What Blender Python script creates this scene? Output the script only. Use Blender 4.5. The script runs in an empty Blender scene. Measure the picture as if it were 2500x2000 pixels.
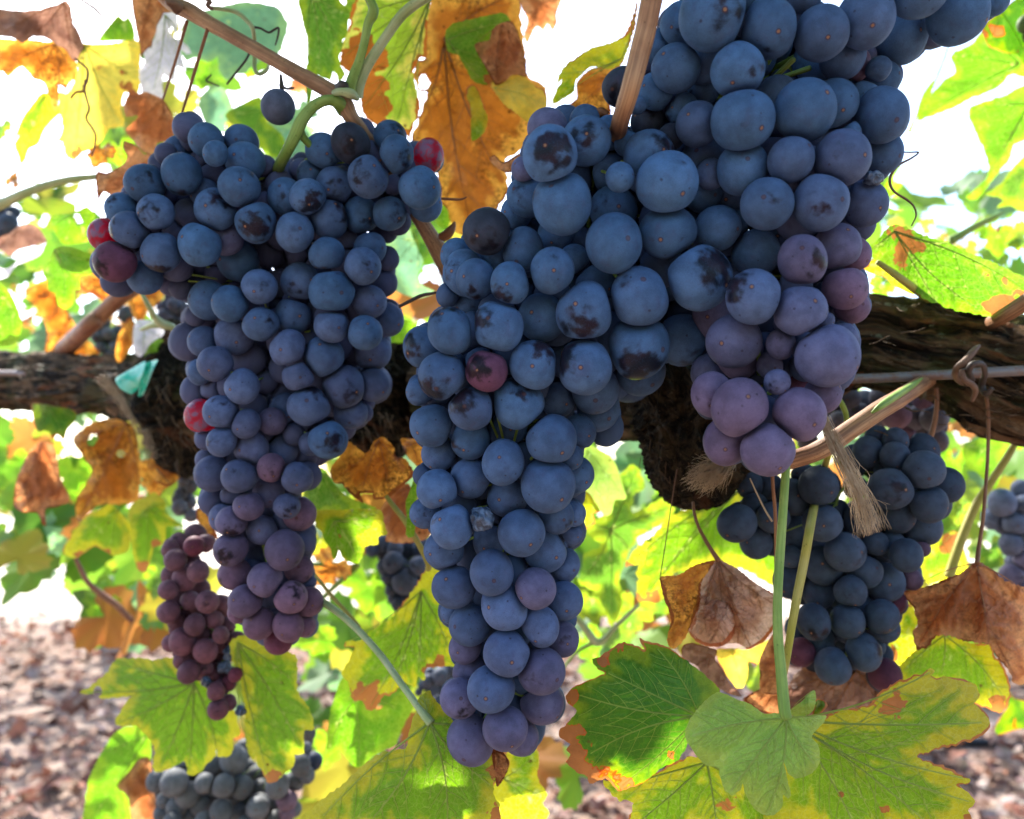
import bpy, math, random
import numpy as np
from mathutils import Vector, Matrix, noise as mn, geometry as mg
random.seed(7); np.random.seed(7)
sc = bpy.context.scene
# ---------------------------------------------------------------- camera, sky, sun, exposure
F = 1962.0                                   # focal length in photograph pixels (2500 wide)
PITCH = math.radians(5.0)
CAM = Vector((0, 0, 0.75))
cam_data = bpy.data.cameras.new("camera"); cam = bpy.data.objects.new("camera", cam_data)
sc.collection.objects.link(cam); sc.camera = cam
cam.location = CAM; cam.rotation_euler = (math.radians(90) + PITCH, 0, 0)
cam_data.sensor_width = 36; cam_data.lens = 36 * F / 2500
cam_data.clip_start = 0.01; cam_data.clip_end = 500
cam_data.dof.use_dof = True; cam_data.dof.focus_distance = 0.30; cam_data.dof.aperture_fstop = 10
SUN_EL, SUN_AZ = math.radians(46), math.radians(-30)       # azimuth from +Y, negative = left
SUN = Vector((math.sin(SUN_AZ) * math.cos(SUN_EL), math.cos(SUN_AZ) * math.cos(SUN_EL), math.sin(SUN_EL)))
world = bpy.data.worlds.new("World"); sc.world = world; world.use_nodes = True
wn = world.node_tree; bgn = wn.nodes['Background']
sky = wn.nodes.new('ShaderNodeTexSky'); sky.sky_type = 'NISHITA'; sky.sun_disc = False
sky.sun_elevation = SUN_EL; sky.sun_rotation = SUN_AZ
sky.air_density = 1.0; sky.dust_density = 1.6; sky.ozone_density = 1.5
wn.links.new(sky.outputs[0], bgn.inputs['Color']); bgn.inputs['Strength'].default_value = 0.15
sl = bpy.data.lights.new("sun", 'SUN'); so = bpy.data.objects.new("sun", sl); sc.collection.objects.link(so)
sl.energy = 4.0; sl.angle = math.radians(0.5); sl.color = (1.0, 0.95, 0.86)
so.rotation_euler = SUN.to_track_quat('Z', 'Y').to_euler()
sc.view_settings.view_transform = 'Standard'; sc.view_settings.look = 'None'
sc.view_settings.exposure = 2.05; sc.view_settings.gamma = 1
sc.cycles.use_denoising = True
sc.cycles.max_bounces = 8; sc.cycles.diffuse_bounces = 4; sc.cycles.transparent_max_bounces = 6
sc.cycles.sample_clamp_indirect = 4

# ---------------------------------------------------------------- helpers
cp, sp = math.cos(PITCH), math.sin(PITCH)
FW = Vector((0, cp, sp)); UP = Vector((0, -sp, cp)); RT = Vector((1, 0, 0))
def px(x, y, d):
    return CAM + RT * ((x - 1250) / F * d) + UP * (-(y - 1000) / F * d) + FW * d
def pxa(X, Y, D):
    X = np.asarray(X); Y = np.asarray(Y); D = np.asarray(D)
    a = (X - 1250) / F * D; b = -(Y - 1000) / F * D
    return np.stack([CAM[0] + a, CAM[1] - b * sp + D * cp, CAM[2] + b * cp + D * sp], -1)
def proj(p):
    q = Vector(p) - CAM; d = q.dot(FW)
    return 1250 + F * q.dot(RT) / d, 1000 - F * q.dot(UP) / d, d
TO = [0, 600, 1200, 1800]; TY = [0, 480, 960, 1440]; TS = 700 / 2156
def tpt(t, x, y):
    return TO[int(t[0])] + x * TS, TY[int(t[1])] + y * TS
def link(o): sc.collection.objects.link(o); return o
def info(o, label=None, cat=None, group=None, kind=None):
    if label: o['label'] = label
    if cat: o['category'] = cat
    if group: o['group'] = group
    if kind: o['kind'] = kind
    return o
def thing(name, label, cat, loc, group=None):
    o = link(bpy.data.objects.new(name, None)); o.location = loc; o.empty_display_size = .01
    return info(o, label, cat, group)
def meshobj(name, V, Fc, mat, parent=None, smooth=True, origin=None, attrs=None):
    V = np.asarray(V, dtype=float)
    og = np.array(parent.location if (parent is not None and origin is None) else (origin if origin is not None else V.mean(0)))
    me = bpy.data.meshes.new(name)
    me.from_pydata((V - og).tolist(), [], [tuple(f) for f in Fc])
    if smooth: me.polygons.foreach_set('use_smooth', [True] * len(me.polygons))
    for k, a in (attrs or {}).items():
        a = np.asarray(a, dtype=np.float32)
        if a.ndim == 1:
            at = me.attributes.new(k, 'FLOAT', 'POINT'); at.data.foreach_set('value', a)
        elif a.shape[1] == 3:
            at = me.attributes.new(k, 'FLOAT_VECTOR', 'POINT'); at.data.foreach_set('vector', a.ravel())
        else:
            at = me.attributes.new(k, 'FLOAT_COLOR', 'POINT'); at.data.foreach_set('color', a.ravel())
    me.materials.append(mat); me.update()
    o = link(bpy.data.objects.new(name, me))
    if parent is None: o.location = og
    else:
        o.parent = parent
        o.location = og - np.array(parent.location)
    return o
def catmull(P, n):
    P = np.asarray(P, float); Q = np.vstack([2 * P[0] - P[1], P, 2 * P[-1] - P[-2]])
    out = []
    for i in range(1, len(Q) - 2):
        for k in range(n):
            t = k / n
            a, b, c, d = Q[i - 1], Q[i], Q[i + 1], Q[i + 2]
            out.append(.5 * (2 * b + (c - a) * t + (2 * a - 5 * b + 4 * c - d) * t * t + (3 * b - a - 3 * c + d) * t ** 3))
    out.append(P[-1]); return np.array(out)
def tube_geo(P, R, sides=10, lump=0, cap=True, off=0, ell=None):
    """P world points, R radii -> verts, faces, (u,v) coords"""
    P = np.asarray(P); n = len(P); V = []; UV = []; Fc = []
    T = np.gradient(P, axis=0); T /= np.linalg.norm(T, axis=1)[:, None] + 1e-12
    N = np.cross(T[0], [0.3, 0.9, 0.31]); N /= np.linalg.norm(N); L = 0
    for i in range(n):
        N = N - T[i] * N.dot(T[i]); N /= np.linalg.norm(N); B = np.cross(T[i], N)
        if i: L += np.linalg.norm(P[i] - P[i - 1])
        for k in range(sides):
            a = 2 * math.pi * k / sides
            r = R[i]
            if lump: r *= 1 + lump * mn.noise(Vector(P[i] * 160) + Vector((math.cos(a), math.sin(a), 0)) * 1.3)
            V.append(P[i] + (N * math.cos(a) + B * math.sin(a)) * r); UV.append((L, math.cos(a) * R[i], math.sin(a) * R[i]))
    for i in range(n - 1):
        for k in range(sides):
            k2 = (k + 1) % sides
            Fc.append((off + i * sides + k, off + i * sides + k2, off + (i + 1) * sides + k2, off + (i + 1) * sides + k))
    if cap:
        Fc.append(tuple(off + k for k in range(sides))[::-1]); Fc.append(tuple(off + (n - 1) * sides + k for k in range(sides)))
    return V, Fc, UV
def pxtube(name, tile, pts, mat, parent=None, sides=10, n=6, lump=0.0, d=None):
    """pts: (x, y, r[, depth]) in tile coordinates, r in tile pixels"""
    A = []
    for p in pts:
        dd = p[3] if len(p) > 3 else d
        x, y = tpt(tile, p[0], p[1]) if tile else (p[0], p[1])
        r = p[2] * (TS if tile else 1)
        A.append((*px(x, y, dd), r / F * dd))
    A = catmull(A, n)
    V, Fc, UV = tube_geo(A[:, :3], np.maximum(A[:, 3], 1e-5), sides, lump)
    return meshobj(name, V, Fc, mat, parent, attrs={'lc': UV}, origin=None if parent is not None else A[0, :3])

# ---------------------------------------------------------------- node helpers
class NT:
    def __init__(s, name):
        s.m = bpy.data.materials.new(name); s.m.use_nodes = True; s.t = s.m.node_tree; s.t.nodes.clear()
        s.out = s.t.nodes.new('ShaderNodeOutputMaterial')
    def n(s, typ, **kw):
        nd = s.t.nodes.new(typ)
        for k, v in kw.items():
            if k.startswith('_'): setattr(nd, k[1:], v)
        return nd
    def l(s, a, b): s.t.links.new(a, b)
    def val(s, sock, v):
        if hasattr(v, 'is_linked') or hasattr(v, 'links'): s.l(v, sock)
        else: sock.default_value = v
    def math(s, op, a, b=0.0, c=0.0, clamp=False):
        nd = s.n('ShaderNodeMath', _operation=op, _use_clamp=clamp)
        for i, v in enumerate((a, b, c)): s.val(nd.inputs[i], v)
        return nd.outputs[0]
    def vm(s, op, a, b=(0, 0, 0), scale=None):
        nd = s.n('ShaderNodeVectorMath', _operation=op); s.val(nd.inputs[0], a); s.val(nd.inputs[1], b)
        if scale is not None: s.val(nd.inputs[3], scale)
        return nd.outputs['Value'] if op in ('DOT_PRODUCT', 'LENGTH') else nd.outputs[0]
    def ss(s, v, lo, hi, a=0.0, b=1.0):
        nd = s.n('ShaderNodeMapRange', _interpolation_type='SMOOTHSTEP'); s.val(nd.inputs[0], v)
        for i, q in enumerate((lo, hi, a, b)): s.val(nd.inputs[i + 1], q)
        return nd.outputs[0]
    def mix(s, f, a, b, mode='MIX'):
        nd = s.n('ShaderNodeMix', _data_type='RGBA', _blend_type=mode); s.val(nd.inputs[0], f)
        for i, v in ((6, a), (7, b)):
            s.val(nd.inputs[i], (*v, 1) if isinstance(v, tuple) and len(v) == 3 else v)
        return nd.outputs[2]
    def noise(s, vec, scale, detail=3, rough=.55, dist=0, col=False):
        nd = s.n('ShaderNodeTexNoise'); s.val(nd.inputs['Vector'], vec)
        nd.inputs['Scale'].default_value = scale; nd.inputs['Detail'].default_value = detail
        nd.inputs['Roughness'].default_value = rough; nd.inputs['Distortion'].default_value = dist
        return nd.outputs[1 if col else 0]
    def vor(s, vec, scale, feat='F1', rnd=1):
        nd = s.n('ShaderNodeTexVoronoi', _feature=feat); s.val(nd.inputs['Vector'], vec)
        nd.inputs['Scale'].default_value = scale; nd.inputs['Randomness'].default_value = rnd
        return nd
    def attr(s, name, out='Fac'):
        return s.n('ShaderNodeAttribute', _attribute_name=name).outputs[out]
    def bump(s, h, strength=.3, dist=.001):
        nd = s.n('ShaderNodeBump'); nd.inputs['Strength'].default_value = strength; nd.inputs['Distance'].default_value = dist
        s.l(h, nd.inputs['Height']); return nd.outputs[0]
    def pbsdf(s, col, rough=.6, spec=.4, normal=None, **kw):
        p = s.n('ShaderNodeBsdfPrincipled'); s.val(p.inputs['Base Color'], (*col, 1) if isinstance(col, tuple) else col)
        s.val(p.inputs['Roughness'], rough); s.val(p.inputs['Specular IOR Level'], spec)
        if normal is not None: s.l(normal, p.inputs['Normal'])
        for k, v in kw.items(): s.val(p.inputs[k.replace('_', ' ')], v)
        return p
    def done(s, sh): s.l(sh, s.out.inputs[0]); return s.m

# ---------------------------------------------------------------- materials
def grape_material():
    t = NT('grape_skin')
    oc = t.n('ShaderNodeTexCoord').outputs['Object']
    n = t.vm('NORMALIZE', oc)
    oi = t.n('ShaderNodeObjectInfo')
    seed = t.vm('SCALE', (31.7, 17.3, 53.1), scale=oi.outputs['Random'])
    q = t.vm('ADD', n, seed)
    soft = t.noise(q, 1.6, 2)
    fine = t.noise(q, 22, 4, .7)
    base = oi.outputs['Color']
    lightness = t.math('ADD', t.ss(soft, .3, .7, .80, 1.16), t.ss(fine, .25, .75, -.13, .13))
    base = t.mix(1, base, t.vm('SCALE', (1, 1, 1), scale=lightness), 'MULTIPLY')
    # wine-purple skin showing where the bloom is thin
    thin = t.ss(t.noise(q, 2.3, 4, .6, .6), .50, .75, 0, .20)
    base = t.mix(thin, base, (.060, .028, .060))
    # bloom rubbed off
    amt = oi.outputs['Alpha']
    cv = t.n('ShaderNodeCombineXYZ'); rr_ = t.math('FRACT', t.math('MULTIPLY', oi.outputs['Random'], 7.31))
    t.l(t.math('ADD', .25, t.math('MULTIPLY', rr_, .65)), cv.inputs[0]); t.l(t.math('SUBTRACT', .97, t.math('MULTIPLY', rr_, .50)), cv.inputs[2])
    c = t.vm('DOT_PRODUCT', n, cv.outputs[0])
    bn = t.noise(q, 2.2, 3, .42, .15)
    streak = t.noise(t.vm('MULTIPLY', q, (1, 5, 1)), 4.5, 4, .7, 1.0)
    m = t.math('ADD', t.math('MULTIPLY', c, .9), t.math('ADD', t.math('MULTIPLY', bn, 1.0), t.math('MULTIPLY', streak, .18)))
    lim = t.math('SUBTRACT', 1.68, t.math('MULTIPLY', amt, .50))
    rub = t.ss(t.math('SUBTRACT', m, lim), -.08, .20)
    rub2 = t.math('MULTIPLY', t.ss(t.noise(q, 3.4, 7, .75, 1.2), .66, .72), t.ss(amt, .0, .5, .0, .85))
    rub = t.math('MULTIPLY', t.math('MULTIPLY', t.math('MAXIMUM', rub, rub2), t.ss(fine, .28, .5, .78, 1)), .95)
    base = t.mix(rub, base, t.mix(t.ss(soft, .4, .65), (.005, .006, .011), (.016, .007, .010)))
    # lenticel specks and small bruises
    sv = t.vor(q, 7.5); sd = sv.outputs['Distance'];
    sep = t.n('ShaderNodeSeparateColor'); t.l(sv.outputs['Color'], sep.inputs[0])
    sm = t.math('MULTIPLY', t.ss(sd, .035, .11, 1, 0), t.ss(sep.outputs[0], .35, .5))
    base = t.mix(t.math('MULTIPLY', sm, .7), base, (.025, .012, .02))
    sv2 = t.vor(q, 2.4); sep2 = t.n('ShaderNodeSeparateColor'); t.l(sv2.outputs['Color'], sep2.inputs[0])
    sm2 = t.math('MULTIPLY', t.ss(t.math('ADD', sv2.outputs['Distance'], t.math('MULTIPLY', fine, .07)), .10, .19, 1, 0), t.ss(sep2.outputs[1], .62, .66))
    base = t.mix(t.math('MULTIPLY', sm2, .62), base, (.02, .014, .022))
    # stylar scar at +Z
    z = t.vm('DOT_PRODUCT', n, (0, 0, 1))
    ring = t.ss(z, .9935, .9965); dot = t.math('MULTIPLY', t.ss(t.math('ADD', z, t.math('MULTIPLY', fine, .0014)), .9990, .9996), t.ss(oi.outputs['Random'], .25, .40, .1, .8))
    base = t.mix(t.math('MULTIPLY', ring, .6), base, (.05, .02, .02))
    base = t.mix(dot, base, (.26, .13, .07))
    rough = t.math('ADD', t.math('MULTIPLY', rub, -.40), .66)
    bp = t.bump(t.math('ADD', t.math('MULTIPLY', fine, .6), t.math('MULTIPLY', dot, 1.5)), .25, .00025)
    p = t.pbsdf(base, rough, t.math('SUBTRACT', .14, t.math('MULTIPLY', rub, .02)), bp)
    t.l(t.math('MULTIPLY', t.math('SUBTRACT', 1.0, rub), .04), p.inputs['Sheen Weight']); p.inputs['Sheen Roughness'].default_value = .5
    p.inputs['Sheen Tint'].default_value = (.45, .65, 1, 1)
    return t.done(p.outputs[0])
def red_grape_material():
    t = NT('red_grape_skin')
    oc = t.n('ShaderNodeTexCoord').outputs['Object']; n = t.vm('NORMALIZE', oc)
    soft = t.noise(n, 1.7, 4, .6, .4)
    base = t.mix(t.ss(soft, .40, .58), (.42, .010, .045), (.17, .09, .17))
    p = t.pbsdf(base, .4, .4); p.inputs['Subsurface Weight'].default_value = .0
    tr = t.n('ShaderNodeBsdfTranslucent'); tr.inputs[0].default_value = (1, .03, .09, 1)
    mx = t.n('ShaderNodeMixShader'); t.val(mx.inputs[0], t.ss(soft, .42, .60, .5, .12)); t.l(p.outputs[0], mx.inputs[1]); t.l(tr.outputs[0], mx.inputs[2])
    return t.done(mx.outputs[0])
def shrivel_material():
    t = NT('shrivelled_grape_skin')
    oc = t.n('ShaderNodeTexCoord').outputs['Object']
    nz = t.noise(oc, 260, 4, .6, 1.2)
    base = t.mix(t.ss(nz, .35, .65), (.012, .02, .04), (.10, .15, .24))
    return t.done(t.pbsdf(base, .45, .5, t.bump(nz, .8, .001)).outputs[0])
GM = grape_material(); GR = red_grape_material(); GS = shrivel_material()

def leaf_material(name, c1, c2, burn=(.24, .095, .030), bal=.5, burnw=0.0, trans=.5, vein=(.45, .50, .16), veinamt=.6,
                  spotlo=.45, speck=.3, rough=.55, ret=.25, tcol=None, bumps=.3, redline=0.0, mott=0):
    t = NT(name)
    lc = t.attr('lc', 'Vector'); edge = t.attr('edge'); vd = t.attr('veind'); spot = t.attr('spot')
    oi = t.n('ShaderNodeObjectInfo'); q = t.vm('ADD', lc, t.vm('SCALE', (3.1, 7.7, 1.3), scale=oi.outputs['Random']))
    n1 = t.noise(q, 38, 5, .6, .4); n2 = t.noise(q, 130, 4, .65); n3 = t.noise(q, 900, 3, .6)
    eb = t.ss(edge, 0, .014, .22, -.06)
    nv = t.ss(vd, 0, .004, -.13, .04)                       # greener close to the veins
    f = t.ss(t.math('ADD', t.math('ADD', n1, t.math('MULTIPLY', n2, .25)), t.math('ADD', eb, nv)), .72 - .3 * bal, .98 - .3 * bal)
    base = t.mix(f, c1, c2)
    base = t.mix(1, base, t.vm('SCALE', (1, 1, 1), scale=t.math('ADD', t.ss(n2, .3, .7, .86, 1.12), t.ss(n3, .3, .7, -.06, .06))), 'MULTIPLY')
    # reticulate small veins
    v1 = t.vor(t.vm('ADD', q, t.vm('SCALE', t.noise(q, 200, 2, col=True), scale=.0022)), 380, 'DISTANCE_TO_EDGE').outputs['Distance']
    v2 = t.vor(q, 1100, 'DISTANCE_TO_EDGE').outputs['Distance']
    rt = t.math('MAXIMUM', t.ss(v1, .0, .07, 1, 0), t.math('MULTIPLY', t.ss(v2, .0, .10, 1, 0), .45))
    base = t.mix(t.math('MULTIPLY', rt, ret), base, vein)
    vl = t.ss(vd, .00010, .00055, 1, 0)
    base = t.mix(t.math('MULTIPLY', vl, veinamt), base, vein)
    if mott:
        sp3 = t.noise(q, 420, 4, .75)
        base = t.mix(t.math('MULTIPLY', t.math('MULTIPLY', t.ss(n1, .46, .60), t.ss(sp3, .44, .58)), mott), base, tuple(v * .28 for v in c1))
    # burnt parts: painted spots + margin
    bm = t.math('ADD', spot, t.math('MULTIPLY', t.math('SUBTRACT', n2, .5), .35))
    if burnw > 0:
        bm = t.math('MAXIMUM', bm, t.math('ADD', t.ss(t.math('DIVIDE', edge, burnw), 0, 1, 1, 0), t.math('MULTIPLY', t.math('SUBTRACT', n1, .60), 5.0)))
    bf = t.ss(bm, spotlo, spotlo + .06)
    if redline:
        base = t.mix(t.math('MULTIPLY', t.ss(bm, spotlo - .22, spotlo - .02), redline), base, (.42, .05, .02))
    bcol = t.mix(t.ss(n1, .35, .65), burn, tuple(min(1, v * 1.5) for v in burn))
    bcol = t.mix(t.ss(n2, .62, .74), bcol, tuple(v * .35 for v in burn))
    bcol = t.mix(t.math('MULTIPLY', t.ss(vd, .00010, .0005, 1, 0), .4), bcol, tuple(v * 1.9 for v in burn))
    base = t.mix(bf, base, bcol)
    sp_ = t.vor(q, 120); sc_ = t.n('ShaderNodeSeparateColor'); t.l(sp_.outputs['Color'], sc_.inputs[0])
    sm = t.math('MULTIPLY', t.ss(sp_.outputs['Distance'], .08, .16, 1, 0), t.ss(sc_.outputs[0], 1 - speck * .4, 1 - speck * .4 + .03))
    base = t.mix(t.math('MULTIPLY', sm, .8), base, tuple(v * .3 for v in burn))
    h = t.math('ADD', t.math('MULTIPLY', t.ss(vd, 0, .0009, 1, 0), 1.0), t.math('ADD', t.math('MULTIPLY', n2, .8), t.math('MULTIPLY', rt, .25)))
    bp = t.bump(h, bumps, .0018)
    p = t.pbsdf(base, rough, .35, bp)
    hs = t.n('ShaderNodeHueSaturation'); t.l(base, hs.inputs['Color']); hs.inputs['Saturation'].default_value = 1.06; hs.inputs['Value'].default_value = 2.3
    tb = t.n('ShaderNodeBsdfTranslucent'); t.l(hs.outputs[0], tb.inputs[0]); t.l(bp, tb.inputs['Normal'])
    mx = t.n('ShaderNodeMixShader'); t.val(mx.inputs[0], t.ss(bf, 0, 1, trans, trans * .8)); t.l(p.outputs[0], mx.inputs[1]); t.l(tb.outputs[0], mx.inputs[2])
    return t.done(mx.outputs[0])
G = dict(
 green=leaf_material('green_leaf', (.055, .145, .012), (.17, .24, .015), bal=.35, trans=.5),
 deep=leaf_material('deep_green_leaf', (.035, .12, .008), (.13, .20, .010), bal=.35, burnw=.0012, trans=.42, ret=.26, veinamt=.6, vein=(.20, .29, .045), redline=.9, burn=(.25, .095, .032)),
 lime=leaf_material('lime_leaf', (.075, .21, .010), (.14, .26, .016), bal=.45, trans=.45, vein=(.5, .55, .15)),
 teal=leaf_material('blue_green_leaf', (.10, .21, .12), (.16, .28, .12), bal=.4, trans=.4, ret=.1),
 pale=leaf_material('pale_green_leaf', (.21, .35, .065), (.28, .38, .07), bal=.4, trans=.35, ret=.30, vein=(.36, .46, .18), bumps=.5, speck=.5, rough=.7),
 gy=leaf_material('yellowing_leaf', (.13, .25, .012), (.36, .34, .022), bal=.68, burnw=.002, trans=.5, speck=.5),
 olive=leaf_material('olive_leaf', (.10, .21, .012), (.30, .29, .022), bal=.5, trans=.45, speck=.4, vein=(.36, .38, .12)),
 yellow=leaf_material('yellow_leaf', (.44, .36, .07), (.52, .38, .06), bal=.5, burnw=.0015, trans=.45, vein=(.5, .42, .12), ret=.12, speck=.7),
 half=leaf_material('half_dead_leaf', (.24, .36, .03), (.52, .48, .09), bal=.5, burnw=.005, trans=.5, burn=(.30, .10, .022), speck=.7),
 rust=leaf_material('rust_leaf', (.30, .105, .042), (.44, .21, .095), bal=.5, trans=.42, vein=(.20, .06, .03), veinamt=.7, ret=.3, speck=.6, burn=(.12, .035, .012), burnw=.002, bumps=.9, mott=.5),
 orange=leaf_material('orange_dead_leaf', (.30, .105, .025), (.48, .24, .055), bal=.5, trans=.5, vein=(.28, .09, .025), veinamt=.6, ret=.3, speck=.9, burn=(.13, .04, .012), burnw=.003, bumps=.8, mott=.8),
 mauve=leaf_material('mauve_dead_leaf', (.19, .10, .075), (.30, .17, .12), bal=.5, trans=.25, vein=(.16, .06, .04), veinamt=.6, ret=.25, speck=.3, burn=(.15, .05, .02), burnw=.001, bumps=.8),
 pink=leaf_material('curled_dead_leaf', (.48, .26, .165), (.64, .44, .33), bal=.55, trans=.28, vein=(.24, .09, .05), veinamt=.6, ret=.28, speck=.3, burn=(.30, .09, .03), burnw=.003, bumps=1.0, rough=.6),
 white=leaf_material('sunlit_white_leaf', (.50, .50, .56), (.62, .60, .62), bal=.5, trans=.3, vein=(.35, .35, .45), ret=.1, burn=(.25, .09, .04)),  # near-white base paints direct sun into the leaf colour
)
def vein_material():
    t = NT('leaf_vein')
    p = t.pbsdf((.26, .34, .09), .6, .3); tb = t.n('ShaderNodeBsdfTranslucent'); tb.inputs[0].default_value = (.62, .72, .18, 1)
    mx = t.n('ShaderNodeMixShader'); mx.inputs[0].default_value = .5; t.l(p.outputs[0], mx.inputs[1]); t.l(tb.outputs[0], mx.inputs[2]); return t.done(mx.outputs[0])
def vein_dead():
    t = NT('dead_leaf_vein')
    return t.done(t.pbsdf((.33, .14, .06), .7, .3).outputs[0])
VM = vein_material(); VD = vein_dead()
def stalk_material(name, c1, c2, stripe=.5, sc1=60, moss=None):
    t = NT(name); lc = t.attr('lc', 'Vector')
    st = t.noise(t.vm('MULTIPLY', lc, (30, 1400, 1400)), 1, 3, .6)
    b = t.noise(lc, sc1, 4, .6); fn = t.noise(lc, 1800, 2)
    base = t.mix(t.ss(b, .35, .65), c1, c2)
    base = t.mix(t.math('MULTIPLY', t.ss(st, .40, .62, 1, 0), stripe), base, tuple(v * .42 for v in c1))
    if moss: base = t.mix(t.ss(t.noise(lc, sc1 * .6, 2), .52, .60), base, moss)
    dots = t.vor(lc, 420); base = t.mix(t.ss(dots.outputs['Distance'], .10, .17, .55, 0), base, tuple(v * .25 for v in c1))
    return t.done(t.pbsdf(base, .55, .35, t.bump(t.math('ADD', st, t.math('MULTIPLY', fn, .3)), .5, .0006)).outputs[0])
S = dict(cane=stalk_material('ripe_cane', (.27, .125, .058), (.43, .25, .13), .5, 45),
 cane2=stalk_material('red_cane', (.24, .085, .045), (.36, .17, .085), .6, 60),
 green=stalk_material('green_stalk', (.16, .28, .045), (.26, .36, .08), .3),
 palegreen=stalk_material('pale_stalk', (.28, .36, .14), (.42, .46, .25), .25),
 yellow=stalk_material('yellow_stalk', (.34, .33, .05), (.42, .36, .10), .3),
 brown=stalk_material('dead_stalk', (.20, .075, .03), (.30, .13, .055), .4),
 tendril=stalk_material('tendril', (.11, .055, .035), (.22, .12, .07), .3),
 dark=stalk_material('dark_tendril', (.03, .022, .018), (.08, .05, .04), .3),
 twine=stalk_material('hemp_twine', (.36, .25, .15), (.52, .40, .27), .3),
 split=stalk_material('split_cane', (.33, .14, .06), (.42, .24, .12), .8, 30))
def wire_material():
    t = NT('weathered_wire'); lc = t.attr('lc', 'Vector'); b = t.noise(lc, 160, 5, .7)
    base = t.mix(t.ss(b, .42, .62), (.20, .185, .19), (.20, .12, .09))
    return t.done(t.pbsdf(base, .5, .5, t.bump(b, .3, .0004), Metallic=.35).outputs[0])
S['wire'] = wire_material()
def bark_material():
    t = NT('old_bark'); lc = t.attr('lc', 'Vector')
    w = t.vm('ADD', lc, t.vm('SCALE', t.noise(lc, 25, 3, col=True), scale=.012))
    fib = t.noise(t.vm('MULTIPLY', w, (16, 260, 260)), 1, 6, .68, .3)
    crk = t.noise(t.vm('MULTIPLY', w, (22, 130, 130)), 1, 5, .6, .6)
    big = t.noise(lc, 28, 4, .6); fn = t.noise(lc, 420, 4, .7)
    base = t.mix(t.ss(fib, .35, .65), (.045, .027, .015), (.22, .135, .075))
    base = t.mix(t.ss(crk, .40, .50, 1, 0), base, (.009, .006, .004))
    base = t.mix(t.math('MULTIPLY', t.ss(big, .47, .60), t.ss(fib, .35, .6, .3, .9)), base, (.060, .066, .020))
    red = t.noise(t.vm('MULTIPLY', w, (14, 90, 90)), 1, 3)
    base = t.mix(t.math('MULTIPLY', t.ss(red, .60, .70), .8), base, (.30, .10, .04))
    lich = t.math('MULTIPLY', t.ss(t.noise(lc, 75, 5, .7), .60, .66), t.ss(fn, .45, .55))
    base = t.mix(t.math('MULTIPLY', lich, .7), base, (.30, .32, .24))
    h = t.math('ADD', fib, t.math('ADD', t.ss(crk, .38, .52, 0, 1.3), t.math('MULTIPLY', fn, .4)))
    return t.done(t.pbsdf(base, .85, .2, t.bump(h, 1.0, .007)).outputs[0])
BARK = bark_material()

def stump_material():
    t = NT('stump_bark'); lc = t.attr('lc', 'Vector')
    w = t.vm('ADD', lc, t.vm('SCALE', t.noise(lc, 60, 3, col=True), scale=.02))
    fl = t.vor(w, 110); fe = t.vor(w, 110, 'DISTANCE_TO_EDGE').outputs['Distance']; n = t.noise(w, 120, 6, .75, 1.2); fn = t.noise(lc, 700, 4, .75)
    base = t.mix(t.ss(n, .42, .66), (.010, .008, .006), (.085, .058, .030))
    base = t.mix(t.ss(fn, .60, .70), base, (.16, .115, .06))
    base = t.mix(t.math('MULTIPLY', t.ss(t.noise(lc, 40, 3), .58, .66), .7), base, (.15, .06, .028))
    h = t.math('ADD', t.math('MULTIPLY', n, 1.3), t.math('ADD', t.ss(fe, 0, .15, 0, .6), t.math('MULTIPLY', fn, .6)))
    return t.done(t.pbsdf(base, .85, .2, t.bump(h, 1.0, .006)).outputs[0])
STUMP = stump_material()

# ---------------------------------------------------------------- the setting
def ground_material():
    t = NT('vineyard_soil'); co = t.n('ShaderNodeNewGeometry').outputs['Position']
    a = t.noise(co, 1.2, 5, .6); b = t.noise(co, 14, 6, .7); c = t.noise(co, 90, 3, .7)
    base = t.mix(t.ss(a, .4, .6), (.20, .14, .105), (.31, .235, .19))
    base = t.mix(t.ss(b, .42, .62), base, (.22, .12, .08))
    base = t.mix(t.ss(c, .55, .7), base, (.40, .32, .27))
    sy = t.n('ShaderNodeSeparateXYZ'); t.l(co, sy.inputs[0])
    far_sun_tone = t.math('MULTIPLY', t.ss(t.math('ADD', sy.outputs[1], t.math('MULTIPLY', b, 1.2)), 4.6, 5.6), t.ss(b, .30, .45, .6, 1))
    base = t.mix(far_sun_tone, base, (.62, .54, .46))  # soil painted paler past the next row, standing in for sun glare
    return t.done(t.pbsdf(base, .9, .2, t.bump(t.math('ADD', b, c), .8, .02)).outputs[0])
gs = 60; gv = []; gf = []
xs = np.concatenate([np.linspace(-150, -6, 12), np.linspace(-5, 5, 60), np.linspace(6, 150, 12)])
ys = np.concatenate([np.linspace(-30, -1, 10), np.linspace(-.8, 10, 90), np.linspace(12, 300, 20)])
for yy in ys:
    for xx in xs: gv.append((xx, yy, .03 * mn.noise(Vector((xx * .9, yy * .9, 0))) + .012 * mn.noise(Vector((xx * 5, yy * 5, 3)))))
nx = len(xs)
for j in range(len(ys) - 1):
    for i in range(nx - 1): gf.append((j * nx + i, j * nx + i + 1, (j + 1) * nx + i + 1, (j + 1) * nx + i))
ground = info(meshobj('ground', gv, gf, ground_material(), origin=(0, 0, 0)), kind='structure', label='dry vineyard soil strewn with dead leaves')

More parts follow.
